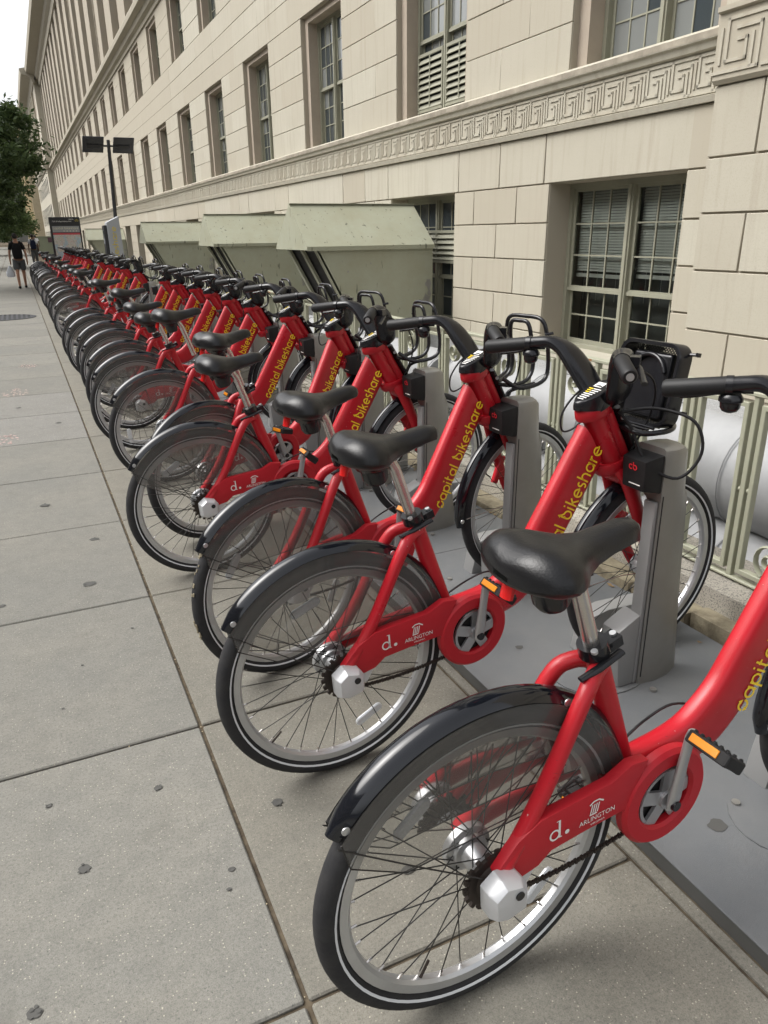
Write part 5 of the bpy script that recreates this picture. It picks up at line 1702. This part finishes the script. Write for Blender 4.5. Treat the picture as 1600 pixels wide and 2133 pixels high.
for i in range(5):
    quad(sg, 'star', .42+.10*i, .45+.10*i, 1.625, 1.655, 'sign_text', -.006)

# ------------------------------------------------------------------ pay kiosk and solar lamp post
kk = empty('pay_kiosk', (1.87, 18.5, PZ)); tag(kk, 'grey bikeshare kiosk with sloping top and yellow vertical lettering', 'kiosk')
mb = MB(); mb.add([(.07, 0, 0), (.38, 0, 0), (.38, .42, 0), (.07, .42, 0), (.07, 0, 1.70), (.34, 0, 1.83), (.34, .42, 1.83), (.07, .42, 1.70)], [(0, 1, 2, 3), (7, 6, 5, 4), (0, 4, 5, 1), (1, 5, 6, 2), (2, 6, 7, 3), (3, 7, 4, 0)])
mb.build('body', 'kiosk_grey', kk, 0, .008, 1)
scn = MB(); scn.span((.0, .03, .1), (.069, .40, 1.64)); so = scn.build('terminal', 'sign_black', kk, 0, .006, 1)
MB().span((-.004, .08, 1.25), (-.0005, .34, 1.52)).build('screen', 'glass', so, 0)
MB().span((.02, .024, .72), (.05, .0295, .86)).build('card_slot', 'sign_red', so, 0)
tt, wd = stroke_text('capital bikeshare', .085, .16)
tt.xf(lambda p: V(.255-p.y, -.004, .12+p.x*1.5/wd)); tt.build('lettering', 'sign_yellow', kk, 0)
lp = empty('solar_lamp_post', (2.17, 19.0, 0)); tag(lp, 'thin black post carrying two dark solar panels above the kiosk', 'lamp post')
MB().tube([(0, 0, 0), (.03, 0, 1.8), (.09, 0, 3.44)], [.045, .042, .036], 12).build('post', 'pole_black', lp)
MB().tube([(-.15, 0, 3.32), (.30, 0, 3.32)], .02, 8).build('crossarm', 'pole_black', lp)
for s, x in ((-1, -.24), (1, .40)):
    mb = MB(); mb.box((x, 0, 3.34), (.44, .52, .03), Matrix.Rotation(R(-30), 3, 'X')); 
    pn = mb.build('solar_panel', 'solar', lp, 0, .006, 1)
    mb = MB(); mb.box((x, .012, 3.318), (.26, .10, .03), Matrix.Rotation(R(-30), 3, 'X')); mb.build('junction_box', 'pole_black', pn, 0)

# ------------------------------------------------------------------ far booth by the wing
bt = empty('green_booth', (1.75, 70, 0)); tag(bt, 'low grey green enclosure with small dark sign beyond the map board', 'enclosure')
MB().span((0, 0, -.05), (1.45, 3, 1.45)).build('body', 'booth_green', bt, 0)
MB().span((.85, -.05, 1.05), (1.35, -.01, 1.42)).build('notice', 'booth_sign', bt, 0)
MB().span((-.05, -.05, 1.451), (1.5, 3.05, 1.52)).build('lid', 'booth_green', bt, 0)

# ------------------------------------------------------------------ trees
def tree(loc, label, trunk_h, crown_c, crown_r, nleaf, leaf, m_, seed, lean=(0, 0)):
    q = random.Random(seed)
    root = empty('street_tree', loc); tag(root, label, 'tree', 'trees along the kerb')
    tk = MB(); top = V(lean[0], lean[1], trunk_h)
    tk.tube([(0, 0, -.1), (lean[0]*.2, lean[1]*.2, trunk_h*.4), top], [.20, .15, .12], 10)
    cc = V(*crown_c)
    limbs = []
    for i in range(9):
        a = q.uniform(0, 6.28); e = q.uniform(.0, .9)
        end = cc+V(crown_r[0]*.72*math.cos(a)*math.cos(e), crown_r[1]*.72*math.sin(a)*math.cos(e), crown_r[2]*.72*math.sin(e)-.3*crown_r[2])
        mid = top.lerp(end, .5)+V(0, 0, .25)
        tk.tube([top, mid, end], [.09, .05, .015], 6); limbs.append((mid, end))
    tk.build('trunk', 'bark', root, 60)
    # leaf clumps spread over the crown
    cl = []
    for i in range(95):
        while True:
            p = V(q.uniform(-1, 1), q.uniform(-1, 1), q.uniform(-1, 1))
            if .35 < p.length < 1: break
        cl.append((cc+V(p.x*crown_r[0], p.y*crown_r[1], p.z*crown_r[2]), q.uniform(.16, .42)*min(crown_r)*.6))
    vs_, fs = [], []
    for i in range(nleaf):
        c_, r_ = cl[q.randrange(len(cl))]
        p = c_+V(q.gauss(0, 1), q.gauss(0, 1), q.gauss(0, .75))*r_*.62
        t = V(q.gauss(0, 1), q.gauss(0, 1), q.gauss(-.3, .7)).normalized(); u = t.cross(V(q.gauss(0, 1), q.gauss(0, 1), q.gauss(0, 1))).normalized()
        s_ = leaf*q.uniform(.7, 1.3); n0 = len(vs_)
        vs_ += [p-t*s_, p+u*s_*.38, p+t*s_, p-u*s_*.38]
        fs.append((n0, n0+1, n0+2, n0+3))
    mb = MB(); mb.v = [tuple(v) for v in vs_]; mb.f = fs
    me = bpy.data.meshes.new('crown'); me.from_pydata(mb.v, [], mb.f); me.materials.append(MATS[m_])
    obj('crown', me, root)
tree((-3.2, 26, 0), 'dark leafy tree overhanging the sidewalk at the left edge', 2.4, (2.1, 0, 4.2), (2.4, 3.0, 1.8), 25000, .085, 'leaf', 4, (.4, 0))
tree((-3.3, 44, 0), 'second dark tree down the street, under the nearest crown', 2.3, (2.2, 0, 3.7), (2.6, 3.2, 1.7), 14000, .12, 'leaf', 9)
tree((-2.6, 75, 0), 'lighter green tree farther down the street behind the walkers', 2.2, (1.0, 0, 3.2), (3.2, 4, 2.0), 9000, .16, 'leaf_far', 14)
tree((-3.0, 118, 0), 'pale green far tree before the tan brick building', 2.4, (2.6, 0, 3.6), (3.8, 5, 2.6), 9000, .2, 'leaf_far', 19)
tree((-5.0, 170, 0), 'farthest tree closing the view down the street', 3, (0, 0, 5.0), (6.0, 6, 4.0), 9000, .3, 'leaf_far', 23)

# ------------------------------------------------------------------ people walking away
def skin_obj(name, verts, edges, radii, m_, parent, sub=2):
    me = bpy.data.meshes.new(name); me.from_pydata(verts, edges, [])
    o = obj(name, me, parent)
    sm = o.modifiers.new('skin', 'SKIN'); sm.use_smooth_shade = True
    for i, sv in enumerate(me.skin_vertices[0].data if me.skin_vertices else []):
        sv.radius = radii[i]; sv.use_root = (i == 0)
    ss = o.modifiers.new('sub', 'SUBSURF'); ss.levels = sub; ss.render_levels = sub
    me.materials.append(MATS[m_])
    return o
def add_skin_layer(o):
    pass
def person(loc, rz, label, hgt, shirt, bottoms, long_trousers, skin, pack=None, bag=False, stride=.16, hair_r=.088):
    root = empty('person', loc, rz); tag(root, label, 'person', 'pedestrians walking away down the sidewalk')
    root.scale = (hgt/1.70,)*3
    # local: y forward, x right, z up
    J = []; E = []; Rd = []
    def j(p, r, par=None):
        J.append(p); Rd.append(r if isinstance(r, tuple) else (r, r))
        if par is not None: E.append((par, len(J)-1))
        return len(J)-1
    pel = j((0, 0, .93), (.135, .105)); wa = j((0, .01, 1.08), (.115, .085), pel); chs = j((0, .015, 1.27), (.135, .095), wa); shd = j((0, .0, 1.40), (.10, .07), chs)
    nk = j((0, .005, 1.48), .052, shd); hd0 = j((0, .02, 1.555), (.068, .080), nk); hd1 = j((0, .015, 1.645), (.066, .078), hd0)
    sh, hp = {}, {}
    for s in (-1, 1):
        sw = stride*s
        a = j((s*.155, 0, 1.385), .058, shd); b_ = j((s*.20, -.02-sw*.3, 1.26), .048, a); c_ = j((s*.235, -.03-sw*.5, 1.10), .038, b_); e = j((s*.245, .03-sw*1.1, .87), .026, c_)
        h = j((s*.245, .045-sw*1.2, .81), (.018, .034), e)
        for f_, dx in enumerate((-.022, -.007, .008, .022)):
            g = j((s*.245+dx*.3, .05-sw*1.2+dx, .755), .009, h); j((s*.243, .055-sw*1.2+dx*.9, .715+.006*abs(f_-1.5)), .008, g)
        g = j((s*.232, .085-sw*1.2, .775), .0095, h); j((s*.228, .092-sw*1.2, .745), .008, g)
        hp_ = j((s*.088, 0, .88), .092, pel); kn = j((s*.095, .02+sw*.7, .50), .056, hp_); cf = j((s*.10, -.02+sw*.85, .36), .052, kn); an = j((s*.10, -.03+sw*1.2, .085), .036, cf); to = j((s*.105, .12+sw*1.2, .035), (.034, .028), an)
    me = bpy.data.meshes.new('body'); me.from_pydata(J, E, [])
    body = obj('body', me, root)
    def skin_it(o, radii):
        m_ = o.modifiers.new('skin', 'SKIN')
        m_.use_smooth_shade = True
        lay = o.data.skin_vertices[0]
        for i, r_ in enumerate(radii):
            lay.data[i].radius = r_
        lay.data[0].use_root = True
        s_ = o.modifiers.new('sub', 'SUBSURF'); s_.levels = 2; s_.render_levels = 2
    skin_it(body, Rd); me.materials.append(MATS[skin])
    def garment(name, pts, edges, radii, m_):
        g = bpy.data.meshes.new(name); g.from_pydata(pts, edges, [])
        o = obj(name, g, root); skin_it(o, radii); g.materials.append(MATS[m_]); return o
    # shirt: torso and upper arms
    pts = [(0, 0, .90), (0, .01, 1.08), (0, .015, 1.27), (0, 0, 1.41)]; ed = [(0, 1), (1, 2), (2, 3)]; rd = [(.178, .140), (.150, .112), (.162, .118), (.105, .078)]
    for s in (-1, 1):
        sw = stride*s; n0 = len(pts)
        pts += [(s*.155, 0, 1.388), (s*.195, -.02-sw*.3, 1.27), (s*.212, -.025-sw*.4, 1.19)]; ed += [(3, n0), (n0, n0+1), (n0+1, n0+2)]; rd += [(.078, .072), (.070, .066), (.066, .062)]
    garment('shirt', pts, ed, rd, shirt)
    zk = .10 if long_trousers else .47
    pts = [(0, 0, .985)]; ed = []; rd = [(.168, .126)]
    for s in (-1, 1):
        sw = stride*s; n0 = len(pts)
        if long_trousers:
            pts += [(s*.09, 0, .86), (s*.095, .02+sw*.7, .50), (s*.10, -.03+sw*1.1, .12)]; rd += [(.115, .11), (.078, .078), (.060, .064)]; ed += [(0, n0), (n0, n0+1), (n0+1, n0+2)]
        else:
            pts += [(s*.092, 0, .86), (s*.10, .018+sw*.55, .56)]; rd += [(.125, .115), (.105, .110)]; ed += [(0, n0), (n0, n0+1)]
    garment('trousers' if long_trousers else 'shorts', pts, ed, rd, bottoms)
    # hair, ears, face, shoes
    hr = MB(); rings = []
    for i in range(9):
        t = i/8; a = -PI*.32+t*PI*.82; r_ = hair_r*math.cos(a)
        rings.append([V(r_*.92*math.cos(2*PI*k_/16), -.008+r_*1.05*math.sin(2*PI*k_/16), 1.625+hair_r*1.08*math.sin(a)) for k_ in range(16)])
    hr.loft(rings).build('hair', 'hair', root, 60)
    er = MB()
    for s in (-1, 1):
        er.tube([(s*.070, .015, 1.585), (s*.083, .008, 1.60), (s*.080, .005, 1.625)], [.008, .013, .010], 8)
    er.tube([(0, .088, 1.62), (0, .112, 1.585), (0, .095, 1.575)], [.008, .013, .010], 8)
    er.build('ears_and_nose', skin, root, 60)
    ey = MB()
    for s in (-1, 1): ey.box((s*.030, .092, 1.612), (.022, .006, .010))
    ey.box((0, .092, 1.545), (.042, .006, .008)); ey.build('eyes_and_mouth', 'hair', root, 0)
    for s in (-1, 1):
        sw = stride*s
        MB().tube([(s*.10, -.07+sw*1.2, .045), (s*.102, .0+sw*1.2, .05), (s*.105, .10+sw*1.2, .038), (s*.107, .155+sw*1.2, .028)], [(.040, .036), (.046, .042), (.034, .044), (.018, .030)], 12, flat=(0, 0, 1)).build('shoe', 'cloth_black', root, 50)
    if pack:
        bp = MB(); rings = []
        for (z, w, d_) in ((.93, .10, .05), (.96, .135, .085), (1.10, .145, .10), (1.26, .14, .095), (1.36, .115, .07), (1.40, .07, .035)):
            rings.append([V(w*math.copysign(abs(math.cos(2*PI*k_/20))**.7, math.cos(2*PI*k_/20)), -.185+d_*math.copysign(abs(math.sin(2*PI*k_/20))**.7, math.sin(2*PI*k_/20)), z) for k_ in range(20)])
        pk = bp.loft(rings).build('backpack', pack, root, 50)
        st = MB()
        for s in (-1, 1):
            st.tube(smooth_path([(s*.09, -.12, 1.38), (s*.115, -.01, 1.475), (s*.12, .12, 1.33), (s*.135, .05, 1.10), (s*.12, -.12, 1.02)], 4), [(.022, .006)]*17, 8, flat=(1, 0, 0))
        st.build('strap', pack, pk, 50)
    if bag:
        bg_ = MB(); rings = []
        for (z, w) in ((.36, .10), (.40, .13), (.52, .13), (.64, .06), (.72, .02)):
            rings.append([V(-.30+w*math.cos(2*PI*k_/12), .05+w*.5*math.sin(2*PI*k_/12), z) for k_ in range(12)])
        bo = bg_.loft(rings).build('carrier_bag', 'bag_plastic', root, 50)
    return root
person((.06, 25.9, 0), R(2), 'person in black T-shirt and grey shorts with black backpack walking away', 1.56, 'cloth_black', 'cloth_grey', False, 'skin', 'cloth_black', True)
person((.92, 45, 0), 0, 'person in white shirt with dark backpack ahead of the shorts wearer', 1.60, 'cloth_white', 'cloth_grey', True, 'skin_dark', 'cloth_navy', False, .14)
person((1.35, 62, 0), R(-3), 'person in pale shirt between the backpack wearer and the dark trousers', 1.62, 'cloth_white', 'cloth_grey', True, 'skin_dark', None, False, .12)
person((1.62, 68, 0), R(3), 'person in white shirt and black trousers, rightmost of the walkers', 1.62, 'cloth_white', 'cloth_black', True, 'skin_dark', None, False, .15)
